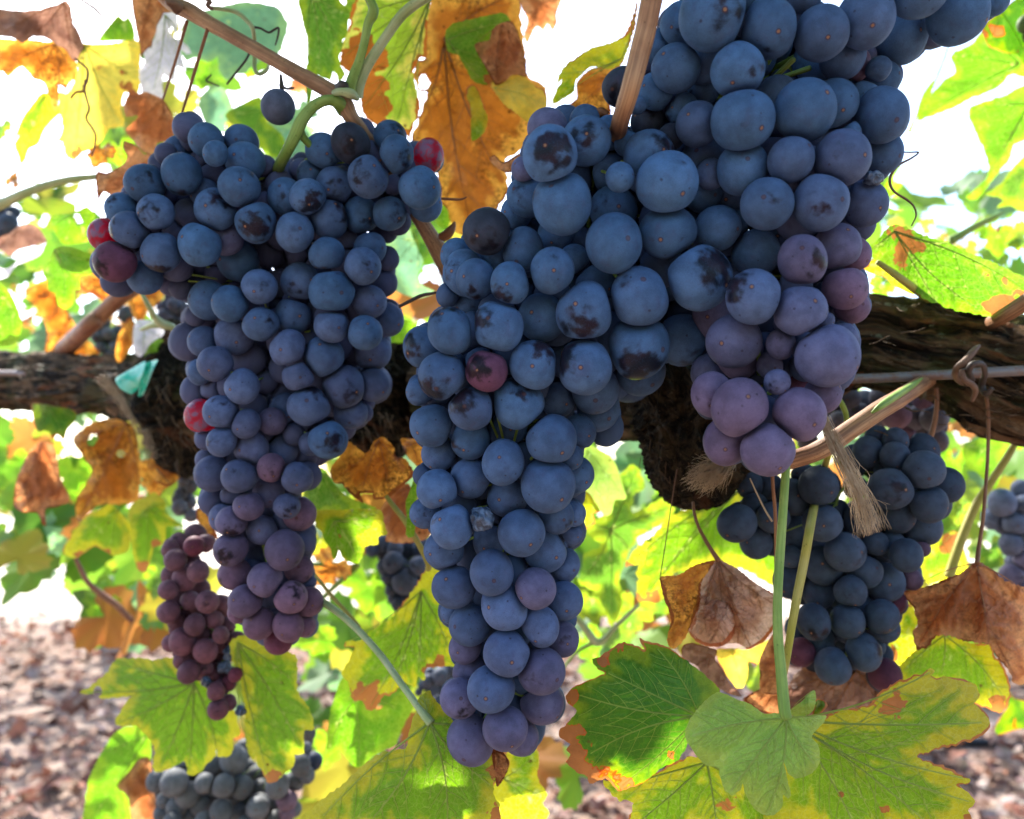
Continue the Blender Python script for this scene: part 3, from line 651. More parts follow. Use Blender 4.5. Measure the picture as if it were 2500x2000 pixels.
bunch('few shaded grapes hanging under the left vine head above the wine red bunch', C13_TXT, .66, .66, (.10, .10, .11), (.10, .10, .12), fill=1, seed=20, sub=2)
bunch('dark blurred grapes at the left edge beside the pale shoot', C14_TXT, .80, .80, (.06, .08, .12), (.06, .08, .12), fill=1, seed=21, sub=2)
# the lone grape hanging below the cane
gx, gy = tpt('10', 243, 805); gp = px(gx, gy, .36)
lone = thing('single_grape', 'single round grape hanging alone below the brown cane at upper left', 'grape', gp + UP * .0085)
V, fc = ICO[4]; V = V * (127 * TS / F * .36); V[:, 2] *= 1.04
o = meshobj('grape', V + np.array(gp), fc, GM, lone, origin=gp); o.color = (.075, .09, .14, .2)
pxtube('stalk', '10', [(262, 560, 11, .362), (268, 620, 16, .362), (270, 650, 20, .36), (275, 680, 14, .36)], S['dark'], lone)
pxtube('stalk_stub', '10', [(275, 650, 12, .36), (310, 668, 9, .357), (345, 662, 10, .354), (362, 660, 5, .352)], S['dark'], lone, lump=.4)
SHADE_PTS.append(np.array(gp))
# one green berry at the top right corner
bunch('two dark green grapes in the top right corner among leaves', "@30 2175,180,70,0,.3 2230,250,75,.5", .5, .5, (.08, .13, .04), (.08, .13, .04), fill=0, seed=30, sub=2, shade=False)

# ---------------------------------------------------------------- leaves
def pip(X, Y, poly):
    inside = np.zeros(len(X), bool); n = len(poly); j = n - 1
    for i in range(n):
        xi, yi = poly[i]; xj, yj = poly[j]
        c = ((yi > Y) != (yj > Y)) & (X < (xj - xi) * (Y - yi) / (yj - yi + 1e-12) + xi); inside ^= c; j = i
    return inside
def segdist(X, Y, segs):
    D = np.full(len(X), 1e9)
    for (ax, ay), (bx, by) in segs:
        dx, dy = bx - ax, by - ay; L = dx * dx + dy * dy + 1e-9
        t = np.clip(((X - ax) * dx + (Y - ay) * dy) / L, 0, 1)
        D = np.minimum(D, np.hypot(X - ax - t * dx, Y - ay - t * dy))
    return D
DEAD = {'rust', 'orange', 'mauve', 'pink'}
LEAFN = [0]
def build_leaf(label, poly, kind, d0, gx=0, gy=0, cup=.004, wav=.006, crumple=0, junc=None, tips=None, spots=(), holes=(), res=11, teeth=None,
               petiole=None, group=None, seed=None, root=None, tubes=True, fold=0, pleat=None, name='vine_leaf'):
    """poly/junc/tips/spots in photograph pixels; d0 metres, gx/gy metres per 1000 px"""
    LEAFN[0] += 1; rnd = random.Random(seed or LEAFN[0] * 13)
    poly = [tuple(map(float, p)) for p in poly]; n = len(poly)
    A = np.array(poly); cx, cy = A.mean(0); size = max(np.ptp(A[:, 0]), np.ptp(A[:, 1]))
    if kind in DEAD and crumple == 0: crumple = .5
    if pleat is None: pleat = .055 if kind in DEAD else .012
    if teeth is None: teeth = min(5.0, size * .012)
    # outline: rounded a little, then toothed
    out = []
    ar = sum(poly[i][0] * poly[(i + 1) % n][1] - poly[(i + 1) % n][0] * poly[i][1] for i in range(n)); sg = 1 if ar > 0 else -1
    per = max(12, min(34, size * .06)); acc = 0
    for i in range(n):
        p0, p1, p2, p3 = (np.array(poly[(i + k) % n]) for k in (-1, 0, 1, 2))
        L = np.linalg.norm(p2 - p1); m = max(1, int(L / (res * .8)))
        t1 = (p2 - p0) * .22; t2 = (p3 - p1) * .22
        lim = L * .8
        for tt in (t1, t2):
            l = np.linalg.norm(tt)
            if l > lim: tt *= lim / l
        nrm = np.array([(p2 - p1)[1], -(p2 - p1)[0]]) / (L + 1e-9) * sg
        for k in range(m):
            t = k / m; h1 = 2 * t ** 3 - 3 * t * t + 1; h2 = t ** 3 - 2 * t * t + t; h3 = -2 * t ** 3 + 3 * t * t; h4 = t ** 3 - t * t
            q = h1 * p1 + h2 * t1 * 1.6 + h3 * p2 + h4 * t2 * 1.6
            ph = ((acc + L * t) / per * (1 + .25 * math.sin(acc * .01))) % 1.0
            tooth = (ph / .7 if ph < .7 else (1 - ph) / .3) - .5
            w = teeth * (.6 + .8 * abs(mn.noise(Vector((q[0] * .01, q[1] * .01, seed or 0))) * 2))
            q = q + nrm * (tooth * w + teeth * .8 * mn.noise(Vector((q[0] * .04, q[1] * .04, 5))))
            out.append((q[0], q[1]))
        acc += L
    xs_ = np.arange(A[:, 0].min(), A[:, 0].max(), res); ys_ = np.arange(A[:, 1].min(), A[:, 1].max(), res * .87)
    GX, GY = np.meshgrid(xs_, ys_); GX = GX + (np.arange(len(ys_)) % 2)[:, None] * res / 2
    GX = GX.ravel() + np.array([rnd.uniform(-.15, .15) * res for _ in range(GX.size)]); GY = GY.ravel()
    osegs = [(out[i], out[(i + 1) % len(out)]) for i in range(len(out))]
    keep = pip(GX, GY, out) & (segdist(GX, GY, osegs) > res * .45)
    ins = list(zip(GX[keep], GY[keep]))
    pts = [Vector(p) for p in out] + [Vector(p) for p in ins]
    r = mg.delaunay_2d_cdt(pts, [], [list(range(len(out)))], 1, 1e-4)
    P2 = np.array([tuple(v) for v in r[0]]); Fc = [tuple(f) for f in r[2]]
    if holes:
        ok = np.ones(len(P2), bool)
        for hx, hy, hr in holes: ok &= np.hypot(P2[:, 0] - hx, (P2[:, 1] - hy) * .7) > hr
        Fc = [f for f in Fc if all(ok[i] for i in f)]
    X, Y = P2[:, 0], P2[:, 1]
    # veins
    if junc is None:
        junc = (cx + rnd.uniform(-.1, .1) * size, A[:, 1].min() + .22 * np.ptp(A[:, 1]))
    junc = tuple(junc)
    if tips is None:
        ang = [math.atan2(p[1] - junc[1], p[0] - junc[0]) for p in poly]; dist = [math.hypot(p[0] - junc[0], p[1] - junc[1]) for p in poly]
        idx = sorted(range(n), key=lambda i: -dist[i]); tips = []
        for i in idx:
            if all(abs((ang[i] - math.atan2(t[1] - junc[1], t[0] - junc[0]) + math.pi) % (2 * math.pi) - math.pi) > .6 for t in tips) and dist[i] > .25 * size:
                tips.append(poly[i])
            if len(tips) >= 5: break
    mains, secs = [], []
    for tp in tips:
        j = np.array(junc); e = np.array(tp, float); v = e - j; L = np.linalg.norm(v); e = j + v * .97
        nn = np.array([-v[1], v[0]]) / (L + 1e-9); bow = rnd.uniform(-.06, .06) * L
        line = [tuple(j + v * .97 * t + nn * bow * math.sin(math.pi * t)) for t in np.linspace(0, 1, 9)]
        mains.append(line)
        if L > 60:
            for s_ in (-1, 1):
                for t in np.arange(.22 + .07 * (s_ > 0), .86, .15):
                    b = j + v * .97 * t + nn * bow * math.sin(math.pi * t)
                    a = math.atan2(v[1], v[0]) + s_ * rnd.uniform(.7, .95); Ls = L * (.50 - .34 * t)
                    pl = [tuple(b)]
                    for k in range(1, 6):
                        b = b + np.array([math.cos(a), math.sin(a)]) * Ls / 5; a -= s_ * .09 + rnd.uniform(-.12, .12)
                        if not pip(np.array([b[0]]), np.array([b[1]]), out)[0]: break
                        pl.append(tuple(b))
                    if len(pl) > 2: secs.append(pl)
    segs = [(l[i], l[i + 1]) for l in mains for i in range(len(l) - 1)]
    segs2 = [(l[i], l[i + 1]) for l in secs for i in range(len(l) - 1)]
    so_ = Vector((seed or LEAFN[0] * 3.7, LEAFN[0] * 1.3, 0)); ms = d0 / F
    def depth(X, Y):
        X = np.asarray(X, float); Y = np.asarray(Y, float)
        u = (X - cx) / size; v = (Y - cy) / size
        D = d0 + gx * (X - cx) / 1000 + gy * (Y - cy) / 1000 + cup * 4 * (u * u + v * v)
        vd1 = segdist(X, Y, segs)
        D = D + fold * np.minimum(vd1 / size * 4, 1)
        nz = np.array([mn.noise(Vector((a * 2.2, b * 2.2, 0)) + so_) for a, b in zip(u, v)])
        D = D + wav * nz
        an_ = np.arctan2(Y - junc[1], X - junc[0]); rr_ = np.hypot(X - junc[0], Y - junc[1]) / size
        D = D + pleat * size * ms * np.minimum(rr_, .8) * (np.sin(an_ * 9 + 3 * nz) + .5 * np.sin(an_ * 17 + 5 * nz + 1))
        if len(segs2): D = D - .0009 * np.exp(-(np.minimum(vd1, segdist(X, Y, segs2) * 1.3) / (size * .03)) ** 2) * min(1, size * ms / .06)
        if crumple:
            cz = np.array([abs(mn.noise(Vector((a * 5, b * 5, 1)) + so_)) + .5 * abs(mn.noise(Vector((a * 11, b * 11, 2)) + so_)) + .2 * mn.noise(Vector((a * 25, b * 25, 3)) + so_) for a, b in zip(u, v)])
            D = D + crumple * cz * size * ms * .22
        return D
    D = depth(X, Y); W = pxa(X, Y, D)
    edge = segdist(X, Y, osegs) * ms
    vd = np.minimum(segdist(X, Y, segs), segdist(X, Y, segs2) + 1.2 if segs2 else 1e9) * ms
    sp = np.zeros(len(X))
    for q in spots:
        sx, sy, sr = q[:3]
        dd = np.hypot((X - sx) * rnd.uniform(.75, 1.3), (Y - sy) * rnd.uniform(.75, 1.3)) / sr
        nr = dd < 3.5
        for i_ in np.where(nr)[0]:
            v_ = Vector(((X[i_] - sx) / sr, (Y[i_] - sy) / sr, sx)); dd[i_] += mn.noise(v_ * 1.3) * .9 + mn.noise(v_ * 3.3) * .45
        sp = np.maximum(sp, np.clip(1.45 - dd, 0, 1))
    jp = Vector(pxa([junc[0]], [junc[1]], depth([junc[0]], [junc[1]]))[0])
    root = root or thing(name, label, 'leaf', jp, group)
    lc = np.stack([(X - cx) * ms, (Y - cy) * ms, np.zeros(len(X)) + LEAFN[0] * .37], -1)
    meshobj('blade', W, Fc, G[kind], root, attrs={'lc': lc, 'edge': edge, 'veind': vd, 'spot': sp})
    if tubes:
        V, Fv, UV = [], [], []
        for l, r0, r1 in [(m_, 2.6, .7) for m_ in mains] + [(s_, .75, .3) for s_ in secs]:
            la = np.array(l); dd = depth(la[:, 0], la[:, 1]) - .00015; Pw = pxa(la[:, 0], la[:, 1], dd)
            rr = np.linspace(r0, r1, len(l)) * ms * min(1.3, max(.35, size / 420))
            v2, f2, u2 = tube_geo(Pw, rr, 5, off=len(V), cap=False); V += v2; Fv += f2; UV += u2
        if V: meshobj('leaf_vein', V, Fv, VD if kind in DEAD else VM, root, attrs={'lc': UV})
    if petiole:
        tile, pts, mat = petiole
        pp = [((*tpt(tile, p[0], p[1]), p[2] * TS, p[3]) if tile else p) for p in pts]
        pxtube('petiole', None, pp, S[mat], root)
    return root
def LF(label, tile, txt, kind, d0, junc=None, tips=None, spots=(), holes=(), **kw):
    v = [float(a) for a in txt.replace(';', ' ').replace(',', ' ').split()]
    c = lambda q: tpt(tile, q[0], q[1])
    poly = [c(v[i:i + 2]) for i in range(0, len(v), 2)]
    return build_leaf(label, poly, kind, d0, junc=c(junc) if junc else None, tips=[c(t) for t in tips] if tips else None,
                      spots=[(*c(s), s[2] * TS) for s in spots], holes=[(*c(s), s[2] * TS) for s in holes], **kw)

# --- top left
LF('mauve brown curled dead leaf in the top left corner', '00', '-80,60 100,82 300,70 430,28 500,0 532,60 545,150 580,230 635,350 600,405 560,470 500,385 440,345 350,290 250,275 170,322 80,282 0,272 -80,262', 'mauve', .50, junc=(480, 20), tips=[(20, 250), (200, 300), (550, 440), (620, 360)], gx=.05, wav=.02)
LF('orange backlit dead leaf hanging under the mauve leaf, top left', '00', '-80,255 0,290 170,300 330,310 450,310 540,400 580,500 568,600 540,605 505,655 522,692 440,640 440,740 425,835 405,830 380,760 330,620 260,600 222,560 170,500 120,530 60,580 20,540 -80,530', 'orange', .53, junc=(420, 330), tips=[(420, 820), (20, 530), (560, 560), (240, 590)], gy=-.05)
LF('large yellow leaf with grey specks between the mauve leaf and the pale leaf', '00', '560,330 620,325 800,332 1010,300 1050,330 1062,500 1058,640 1030,720 940,700 912,820 935,950 820,968 780,1040 700,1110 622,1150 562,1200 500,1190 468,1075 430,1060 470,975 450,850 440,700 520,690 560,600 580,500', 'yellow', .60, junc=(640, 340), tips=[(560, 1180), (900, 940), (1050, 600), (1040, 350), (460, 1050)], spots=[(960, 660, 45), (925, 540, 30), (600, 1170, 60)], res=9)
LF('narrow yellow green drooping leaf left of the large yellow leaf', '00', '330,690 420,760 455,850 400,905 330,990 292,1080 220,1120 190,1200 150,1242 128,1150 108,1085 145,1020 110,1030 170,880 240,780', 'gy', .66, junc=(340, 720), tips=[(150, 1220), (300, 1060), (130, 1040)])
LF('rust red leaf with sawtooth edge above the left shoulder of the left bunch', '00', '985,680 1050,702 1100,690 1170,720 1222,745 1282,830 1312,920 1302,1042 1250,1062 1180,1080 1172,1140 1090,1152 1000,1060 962,1010 940,980 1040,880 1020,870 950,878 930,800 950,740', 'rust', .50, junc=(1225, 760), tips=[(1180, 1130), (960, 990), (960, 720), (1290, 1030)], res=8)
LF('brown folded leaf behind the leftmost grapes of the left bunch', '00', '930,1062 1010,1090 1090,1160 1200,1150 1300,1300 1200,1450 950,1480 940,1442 830,1472 780,1440 740,1502 720,1390 730,1290 800,1300 920,1240 960,1180 928,1110', 'rust', .47, junc=(1150, 1180), res=8)
LF('rust brown half of a torn leaf at the top beside the bleached part', '00', '1000,-60 1290,-60 1310,80 1232,100 1210,142 1180,190 1172,240 1150,300 1140,352 1110,362 1082,400 1060,440 1050,330 1018,200', 'rust', .515, junc=(1150, -50))
LF('bleached lilac white torn leaf hanging at the top left', '00', '1148,112 1210,140 1225,100 1330,80 1330,250 1290,200 1270,232 1300,282 1400,330 1440,400 1402,410 1352,370 1392,520 1330,500 1312,605 1232,560 1222,620 1222,742 1130,712 1065,690 1050,520 1092,460 1048,310 1110,355 1150,310 1180,200', 'white', .54, junc=(1240, 110), tips=[(1150, 700), (1380, 510), (1430, 400)], res=8)
LF('small bright green leaf with pointed teeth above the yellow leaf', '00', '735,310 790,222 850,150 890,110 932,150 962,120 1002,182 1012,300 860,310', 'lime', .75)
LF('large blue green blurred leaf behind the top of the brown cane', '00', '1380,160 1600,60 1850,10 2100,60 2170,200 2100,400 2000,430 1880,520 1830,562 1780,560 1700,602 1650,520 1640,430 1560,472 1480,430 1400,462 1350,380', 'teal', .80, tubes=False)
LF('dark green leaf above the dip of the left bunch', '00', '1690,860 1850,765 1962,730 2000,900 2110,1000 2156,1100 2156,1180 2030,1180 1900,1050 1760,950', 'green', .70)
LF('pale blue green leaf low behind the green bunch stalk', '00', '1940,960 2060,900 2200,950 2330,1000 2350,1180 2240,1290 2060,1260 1960,1120', 'teal', .74, tubes=False)
LF('pale blurred leaf behind the two brown tendrils', '00', '1490,760 1600,640 1700,680 1760,850 1690,930 1700,1000 1560,960', 'teal', .80, tubes=False)
# --- top centre
LF('bright green leaf with pale midrib at the top, behind the green leaf stalks', '10', '395,-60 640,-60 740,40 792,100 770,180 772,270 730,302 742,350 708,420 722,500 752,560 700,622 680,560 652,540 640,602 560,580 482,540 460,500 462,300 430,180', 'green', .52, junc=(500, -40), tips=[(735, 380), (560, 570), (780, 110), (465, 480)], res=8)
LF('long narrow green leaf hanging beside the lone grape', '10', '455,480 520,560 500,700 480,800 455,760 452,640', 'green', .54)
LF('yellow green leaf with brown dead patches at the top centre', '10', '860,-60 1300,-60 1385,20 1370,130 1362,280 1360,420 1300,450 1260,560 1292,700 1312,820 1262,950 1232,1062 1200,1002 1000,960 930,900 870,830 860,750 840,600 720,500 708,420 740,290 780,200 790,100 820,20', 'half', .46, junc=(1400, -40), tips=[(1130, 950), (880, 820), (730, 430), (1290, 800), (800, 120)], spots=[(860, 300, 120), (800, 440, 130), (990, 430, 110), (940, 640, 100), (940, 800, 130), (980, 930, 80)], res=8)
LF('big orange brown dying leaf with lime patches, hanging between the left and middle bunches', '10', '1380,20 1450,-60 1900,-60 2040,-60 2080,240 2110,440 2120,570 2180,600 2250,660 2265,800 2180,900 2130,1080 2060,1140 1960,1200 1962,1300 1972,1450 1900,1562 1880,1760 1700,1790 1580,1740 1500,1560 1430,1480 1440,1250 1330,1150 1238,1052 1300,900 1362,700 1300,680 1258,560 1290,460 1350,440 1340,280 1370,140', 'orange', .485, junc=(1490, 290), tips=[(1700, 1740), (2120, 560), (1300, 900), (2000, -40), (1940, 1400)], holes=[(1345, 620, 30)], res=8, crumple=.25, cup=.012)
LF('lime green part of a leaf showing between the brown leaves at top centre', '10', '1500,250 1560,180 1760,130 1930,100 1990,160 1900,200 1830,310 1820,460 1860,600 1820,640 1700,600 1600,420 1520,390', 'lime', .462, junc=(1520, 300), res=8, spots=[(1830, 600, 40)])
LF('narrow lime strip of leaf inside the big orange leaf', '10', '1660,660 1730,640 1820,880 1790,1000 1700,1060 1690,900', 'gy', .465, tubes=False, junc=(1680, 680))
LF('brown leaf flap at upper right of the orange leaf, finely speckled', '10', '1900,180 2010,170 2090,380 2112,570 2020,560 1950,610 1880,640 1810,520 1720,340 1830,300 1850,230', 'rust', .45, junc=(1930, 190), res=8)
LF('cream yellow leaf lobe above the orange leaf', '20', '-10,640 60,590 150,565 240,575 330,650 400,680 418,800 350,850 280,920 180,850 90,780', 'yellow', .455, junc=(20, 660), res=8)
LF('curled rust scrap of leaf touching the middle bunch', '10', '1830,1200 1870,1165 1940,1220 2090,1130 2160,1110 2120,1210 1990,1300 1900,1270', 'rust', .40, tubes=False, res=7)
LF('small rust leaf hanging against the white sky at the top', '20', '200,-60 530,-60 492,90 492,180 460,232 420,180 392,232 340,200 300,270 272,330 238,270 268,150 215,40', 'rust', .60, res=8)
LF('yellow green leaf with a rust fold behind the slanting brown cane', '20', '1110,-60 1080,200 1010,420 962,500 870,520 760,500 640,600 610,700 460,785 480,690 530,600 478,650 520,540 620,440 760,360 900,320 1000,260 1080,60', 'yellow', .43, junc=(980, 440), tips=[(480, 760), (520, 560), (1090, 0)], res=8, burnw=None) if False else None
LF('yellow green leaf with a rust fold behind the slanting brown cane', '20', '1110,-60 1080,200 1010,420 962,505 870,520 760,500 640,600 612,700 458,785 480,690 530,600 478,650 520,540 620,440 760,360 900,320 1000,260 1080,60', 'gy', .43, junc=(980, 440), tips=[(480, 760), (520, 560), (1090, 0)], res=8)
LF('rust orange leaf just left of the slanting brown cane', '20', '980,500 860,500 740,520 640,620 640,740 560,800 540,870 620,900 800,880 900,860 880,700 940,600', 'orange', .44, junc=(940, 560), tips=[(560, 850), (660, 640), (880, 850)], res=8, spots=[])
LF('short bright leaf tip under the right shoulder of the left bunch', '11', '1410,160 1488,65 1540,180 1500,245 1450,220', 'lime', .50, tubes=False)
LF('pale blue green leaf between the left and middle bunches', '11', '1070,285 1200,205 1250,300 1300,420 1335,480 1292,620 1352,680 1425,722 1300,765 1150,720 1060,620', 'teal', .62)
LF('green leaf tip low in the gap between the left and middle bunches', '11', '1060,1085 1180,930 1290,965 1215,1095 1120,1100', 'lime', .52, tubes=False)
# --- top right
LF('lime green leaf hanging against the bright sky at the right, left of two', '30', '1620,400 1760,330 1830,240 1960,120 2180,60 2200,560 2060,560 2000,622 1900,690 1760,742 1600,822 1450,880 1340,917 1362,850 1380,780 1450,730 1482,680 1560,600 1642,540 1610,460', 'lime', .60, junc=(2120, 480), tips=[(1360, 900), (1630, 400), (1840, 250), (1900, 680)])
LF('thin folded green leaf edge pointing down beside the thin brown tendril', '30', '1280,992 1340,870 1400,700 1482,598 1450,730 1382,822 1345,900 1304,998', 'lime', .585, tubes=False, teeth=1)
LF('lime green ragged leaf at the right edge with a pale midrib', '30', '1738,820 1830,770 2000,720 2200,640 2200,1020 2080,1090 2052,1200 1980,1280 1902,1380 1800,1502 1720,1488 1862,1350 1890,1250 1840,1100 1780,980 1740,870', 'lime', .60, junc=(2190, 780), tips=[(1740, 1480), (1760, 830), (1880, 1240)])
LF('mid green leaf low at the right edge below the ragged lime leaf', '30', '1868,1465 1960,1482 2002,1510 1950,1560 2060,1552 2130,1592 2200,1600 2200,1160 2080,1250 1980,1380', 'green', .64, junc=(2190, 1300))
LF('dark green leaf with tan flecks in the top right corner', '30', '1835,215 1960,100 2200,-40 2200,520 2110,415 2010,400 1950,370 1900,360', 'deep', .52, spots=[(1960, 230, 40), (1850, 250, 30)])
LF('small green leaf scrap right of the right bunch beside the tendril', '30', '1090,1420 1200,1260 1260,1200 1170,1360 1250,1380 1200,1440 1120,1490', 'lime', .55, tubes=False)
LF('small green pointed leaf right of the right bunch above the broad leaf', '30', '1115,1552 1180,1575 1252,1578 1160,1625', 'green', .55, tubes=False, teeth=1)
LF('broad yellow green leaf with an orange corner over the right vine arm', '31', '1160,215 1270,230 1400,290 1560,340 1800,440 2000,530 2220,640 2220,760 2080,850 1950,920 1830,890 1700,870 1500,810 1350,730 1250,640 1100,540 985,400 1060,320', 'lime', .40, junc=(1180, 260), tips=[(2190, 700), (1840, 870), (1500, 800), (1010, 400), (1600, 350)], spots=[(1250, 340, 110), (1330, 400, 70), (1240, 460, 60), (1200, 270, 50), (2000, 870, 140), (2100, 850, 90), (1885, 595, 14), (2010, 635, 26)], res=7, cup=.01)
LF('small yellow green leaf behind the broad leaf, next to the right bunch', '31', '915,520 1000,480 1085,455 1130,520 1260,640 1330,740 1200,680 1090,600 980,570', 'gy', .43, spots=[(960, 520, 30)])
# --- left middle
LF('light green blurred leaf with a small hole, left of the red grape', '01', '402,140 520,128 600,100 655,75 722,140 692,200 680,330 560,360 480,362 425,300 388,210', 'lime', .56, holes=[(580, 165, 22)])
LF('light green leaf with pale veins and rounded lobes under the red grapes, far left', '01', '320,560 420,388 520,380 680,430 702,480 690,580 600,602 602,700 565,702 560,800 505,850 440,820 408,730 358,700 358,640', 'lime', .54, junc=(410, 395), tips=[(500, 840), (690, 490), (340, 590), (590, 690)])
LF('sunlit white leaf edge crossing the left side', '01', '-60,530 60,540 200,410 352,345 330,380 300,440 130,520 60,600 -60,640', 'white', .55, tubes=False)
LF('light green leaf drooping at the left edge', '01', '-80,620 0,640 82,740 130,830 165,960 150,1052 100,1112 0,1125 -80,1100', 'lime', .56)
LF('large shredded orange dead leaf lying on the left vine arm', '01', '180,720 350,620 440,700 500,850 620,1040 745,1160 728,1232 640,1290 540,1272 340,1282 350,1000 280,850', 'orange', .76, crumple=1.0)
LF('orange brown dead leaf right under the leftmost grapes', '01', '580,590 750,560 830,650 900,720 820,800 700,742 620,700', 'orange', .70, crumple=1.0)
LF('orange brown dead leaf strip behind the bunch stalk at left', '01', '960,720 1150,640 1240,700 1200,800 1120,850 1060,960 1000,900', 'orange', .72)
LF('narrow orange dead leaf standing beside the sunlit white leaf', '01', '885,1060 980,900 1032,1042 982,1150 900,1260 868,1240', 'orange', .68)
LF('sunlit white leaf standing above the green plastic clip', '01', '1000,1000 1030,930 1130,930 1232,990 1222,1050 1122,1130 1080,1212 1008,1172', 'white', .60)
LF('lime green curled leaf right of the sunlit white leaf', '01', '1080,1212 1120,1120 1200,1060 1232,1080 1180,1150 1232,1190 1170,1232 1120,1240', 'lime', .59, tubes=False)
LF('brown dead leaf near the left edge above the arm', '01', '-60,340 60,280 180,200 270,220 360,335 300,360 150,400 80,450 0,400 -60,420', 'mauve', .66)
LF('hanging dark green leaf under the left vine arm', '02', '240,80 400,100 560,130 575,200 512,270 482,352 430,310 400,352 372,290 330,280 292,300 262,250', 'deep', .68, junc=(350, 90))
LF('bell shaped brown dead leaf hanging at the left', '02', '310,358 402,400 432,520 452,640 525,800 432,852 342,872 352,1012 312,982 280,900 170,900 100,832 130,640 212,450', 'rust', .60, crumple=1.1, junc=(310, 370), tips=[(110, 820), (500, 800), (330, 990)])
LF('large orange brown dead leaf with glowing holes under the left arm', '02', '550,330 700,222 870,190 1000,250 1042,400 1060,600 1050,700 1022,812 900,842 800,832 700,862 590,962 570,800 690,600 620,470 570,400', 'orange', .62, crumple=.8, holes=[(690, 350, 20), (900, 445, 16)], junc=(950, 220))
LF('yellowing green leaf hanging under the large orange dead leaf', '02', '470,1180 560,1030 650,920 760,870 820,828 900,900 962,960 982,1052 962,1180 850,1222 720,1150 640,1200 560,1242 482,1210', 'gy', .65, junc=(900, 860), tips=[(490, 1190), (830, 1210), (640, 1180)], spots=[(600, 1210, 50), (800, 1205, 40)])
LF('green leaf with an orange tip right of the yellowing leaf', '02', '980,840 1100,780 1160,742 1250,830 1242,900 1385,1005 1250,1000 1242,1140 1160,1160 1102,1340 1040,1330 1000,1200 970,1000', 'olive', .68, spots=[(1070, 1300, 60), (1170, 1130, 40)])
LF('pale orange curled leaf with a sunlit fold beside the vine head', '02', '1108,560 1160,400 1252,350 1270,420 1402,490 1382,600 1280,702 1160,660', 'orange', .60, crumple=1.0)
LF('brown dead leaf strip hanging left of the tail of the left bunch', '02', '1480,860 1560,900 1620,1030 1640,1090 1600,1110 1520,1020 1480,950', 'orange', .55, tubes=False)
# --- left bottom
LF('broad green leaf with yellow lobes below the wine red bunch', '03', '600,772 720,700 820,600 832,570 880,522 1000,510 1150,522 1320,510 1450,600 1600,650 1700,820 1780,950 1802,1092 1762,1120 1742,1232 1650,1262 1620,1180 1622,1242 1570,1300 1502,1370 1420,1390 1392,1290 1300,1340 1180,1372 1150,1340 1160,1200 1130,1130 1062,1050 1020,1020 900,1022 862,1000 920,880 990,800 900,812 800,822 700,790', 'olive', .50, junc=(1460, 705), tips=[(620, 770), (880, 1005), (1200, 1350), (1640, 1240), (1420, 1370), (860, 540)], holes=[(740, 765, 22)], res=8, cup=.015)
LF('hanging green leaf with an orange tip under the tail of the left bunch', '13', '-110,380 -110,480 -40,700 -10,900 0,1150 50,1282 75,1242 100,1332 170,1452 250,1422 300,1370 362,1330 370,1232 432,1230 440,1060 512,1050 480,900 390,752 380,500 250,440 0,340', 'olive', .47, junc=(-60, 400), tips=[(180, 1440), (430, 1210), (370, 700), (30, 1250)], spots=[(190, 1420, 70)], res=8, cup=-.01)
LF('light green leaf at the bottom left beside the rust leaf', '03', '640,1800 650,1520 680,1400 760,1232 880,1060 1040,1020 1130,1130 1132,1280 1010,1352 890,1472 960,1562 1012,1800', 'lime', .66, junc=(1100, 1100))
LF('rust leaf between the light green leaf and the grey green bunch', '03', '880,1480 1030,1292 1110,1258 1142,1340 1200,1560 1240,1800 1010,1800 962,1550', 'rust', .64, junc=(1100, 1290))
# --- centre bottom
LF('serrated green leaf spread flat between the left and middle bunches', '12', '530,882 700,880 1000,873 1040,980 1062,1060 1000,1080 992,1140 900,1152 882,1220 842,1282 760,1262 722,1230 702,1180 670,1252 640,1200 638,1170 600,1120 580,1080 570,1042 525,1000', 'olive', .43, junc=(665, 960), tips=[(840, 1270), (1050, 1050), (600, 1100), (1010, 890), (690, 1230)], res=7, spots=[(600, 1140, 12), (705, 1070, 12)])
LF('shaded green leaf behind the orange dead leaf, right of the left bunch', '12', '430,765 560,560 640,640 740,760 870,820 985,862 960,890 700,890 530,890', 'green', .50, junc=(580, 600), tips=[(900, 860), (500, 860), (740, 880)])
LF('crinkled orange dead leaf under the vine head between the bunches', '12', '640,560 700,480 770,360 900,455 960,370 1030,330 1112,400 1130,480 1202,500 1268,602 1202,680 1085,780 958,800 955,752 862,752 882,825 800,772 720,682 672,680 640,632', 'orange', .42, junc=(1000, 350), tips=[(660, 650), (860, 800), (1080, 770), (1250, 600)], res=7, crumple=.6)
LF('crumpled rust leaf touching the left edge of the middle bunch', '12', '1168,338 1330,362 1360,520 1302,562 1222,482 1182,402', 'orange', .42, res=7, crumple=.7)
LF('dark brown dead leaf under the crinkled orange leaf', '12', '1008,885 1070,790 1220,680 1300,860 1400,1030 1352,1102 1202,1132 1050,1112 1062,1060 1020,950', 'rust', .47, junc=(1220, 700), res=8)
LF('rolled up lime green leaf standing against the brown leaf', '12', '1290,540 1240,720 1200,830 1212,960 1200,1062 1225,1090 1262,1078 1278,950 1285,800 1300,600', 'lime', .41, tubes=False, teeth=1, cup=-.02)
LF('green and yellow leaf with a burnt orange tip left of the long bunch tail', '13', '910,330 1000,270 1120,180 1200,80 1290,-50 1375,-180 1460,-140 1470,0 1520,130 1560,300 1580,560 1430,582 1350,600 1342,680 1292,650 1272,732 1200,700 1132,760 1070,802 1040,790 1000,862 950,912 908,902 880,832 810,832 780,762 772,690 718,640 800,482 812,430 740,430 762,380 862,380', 'gy', .45, junc=(1320, 10), tips=[(930, 900), (760, 400), (1570, 540), (1080, 790), (1300, 640)], spots=[(930, 800, 90), (850, 790, 50), (1460, 560, 55), (1380, 590, 40)], res=7)
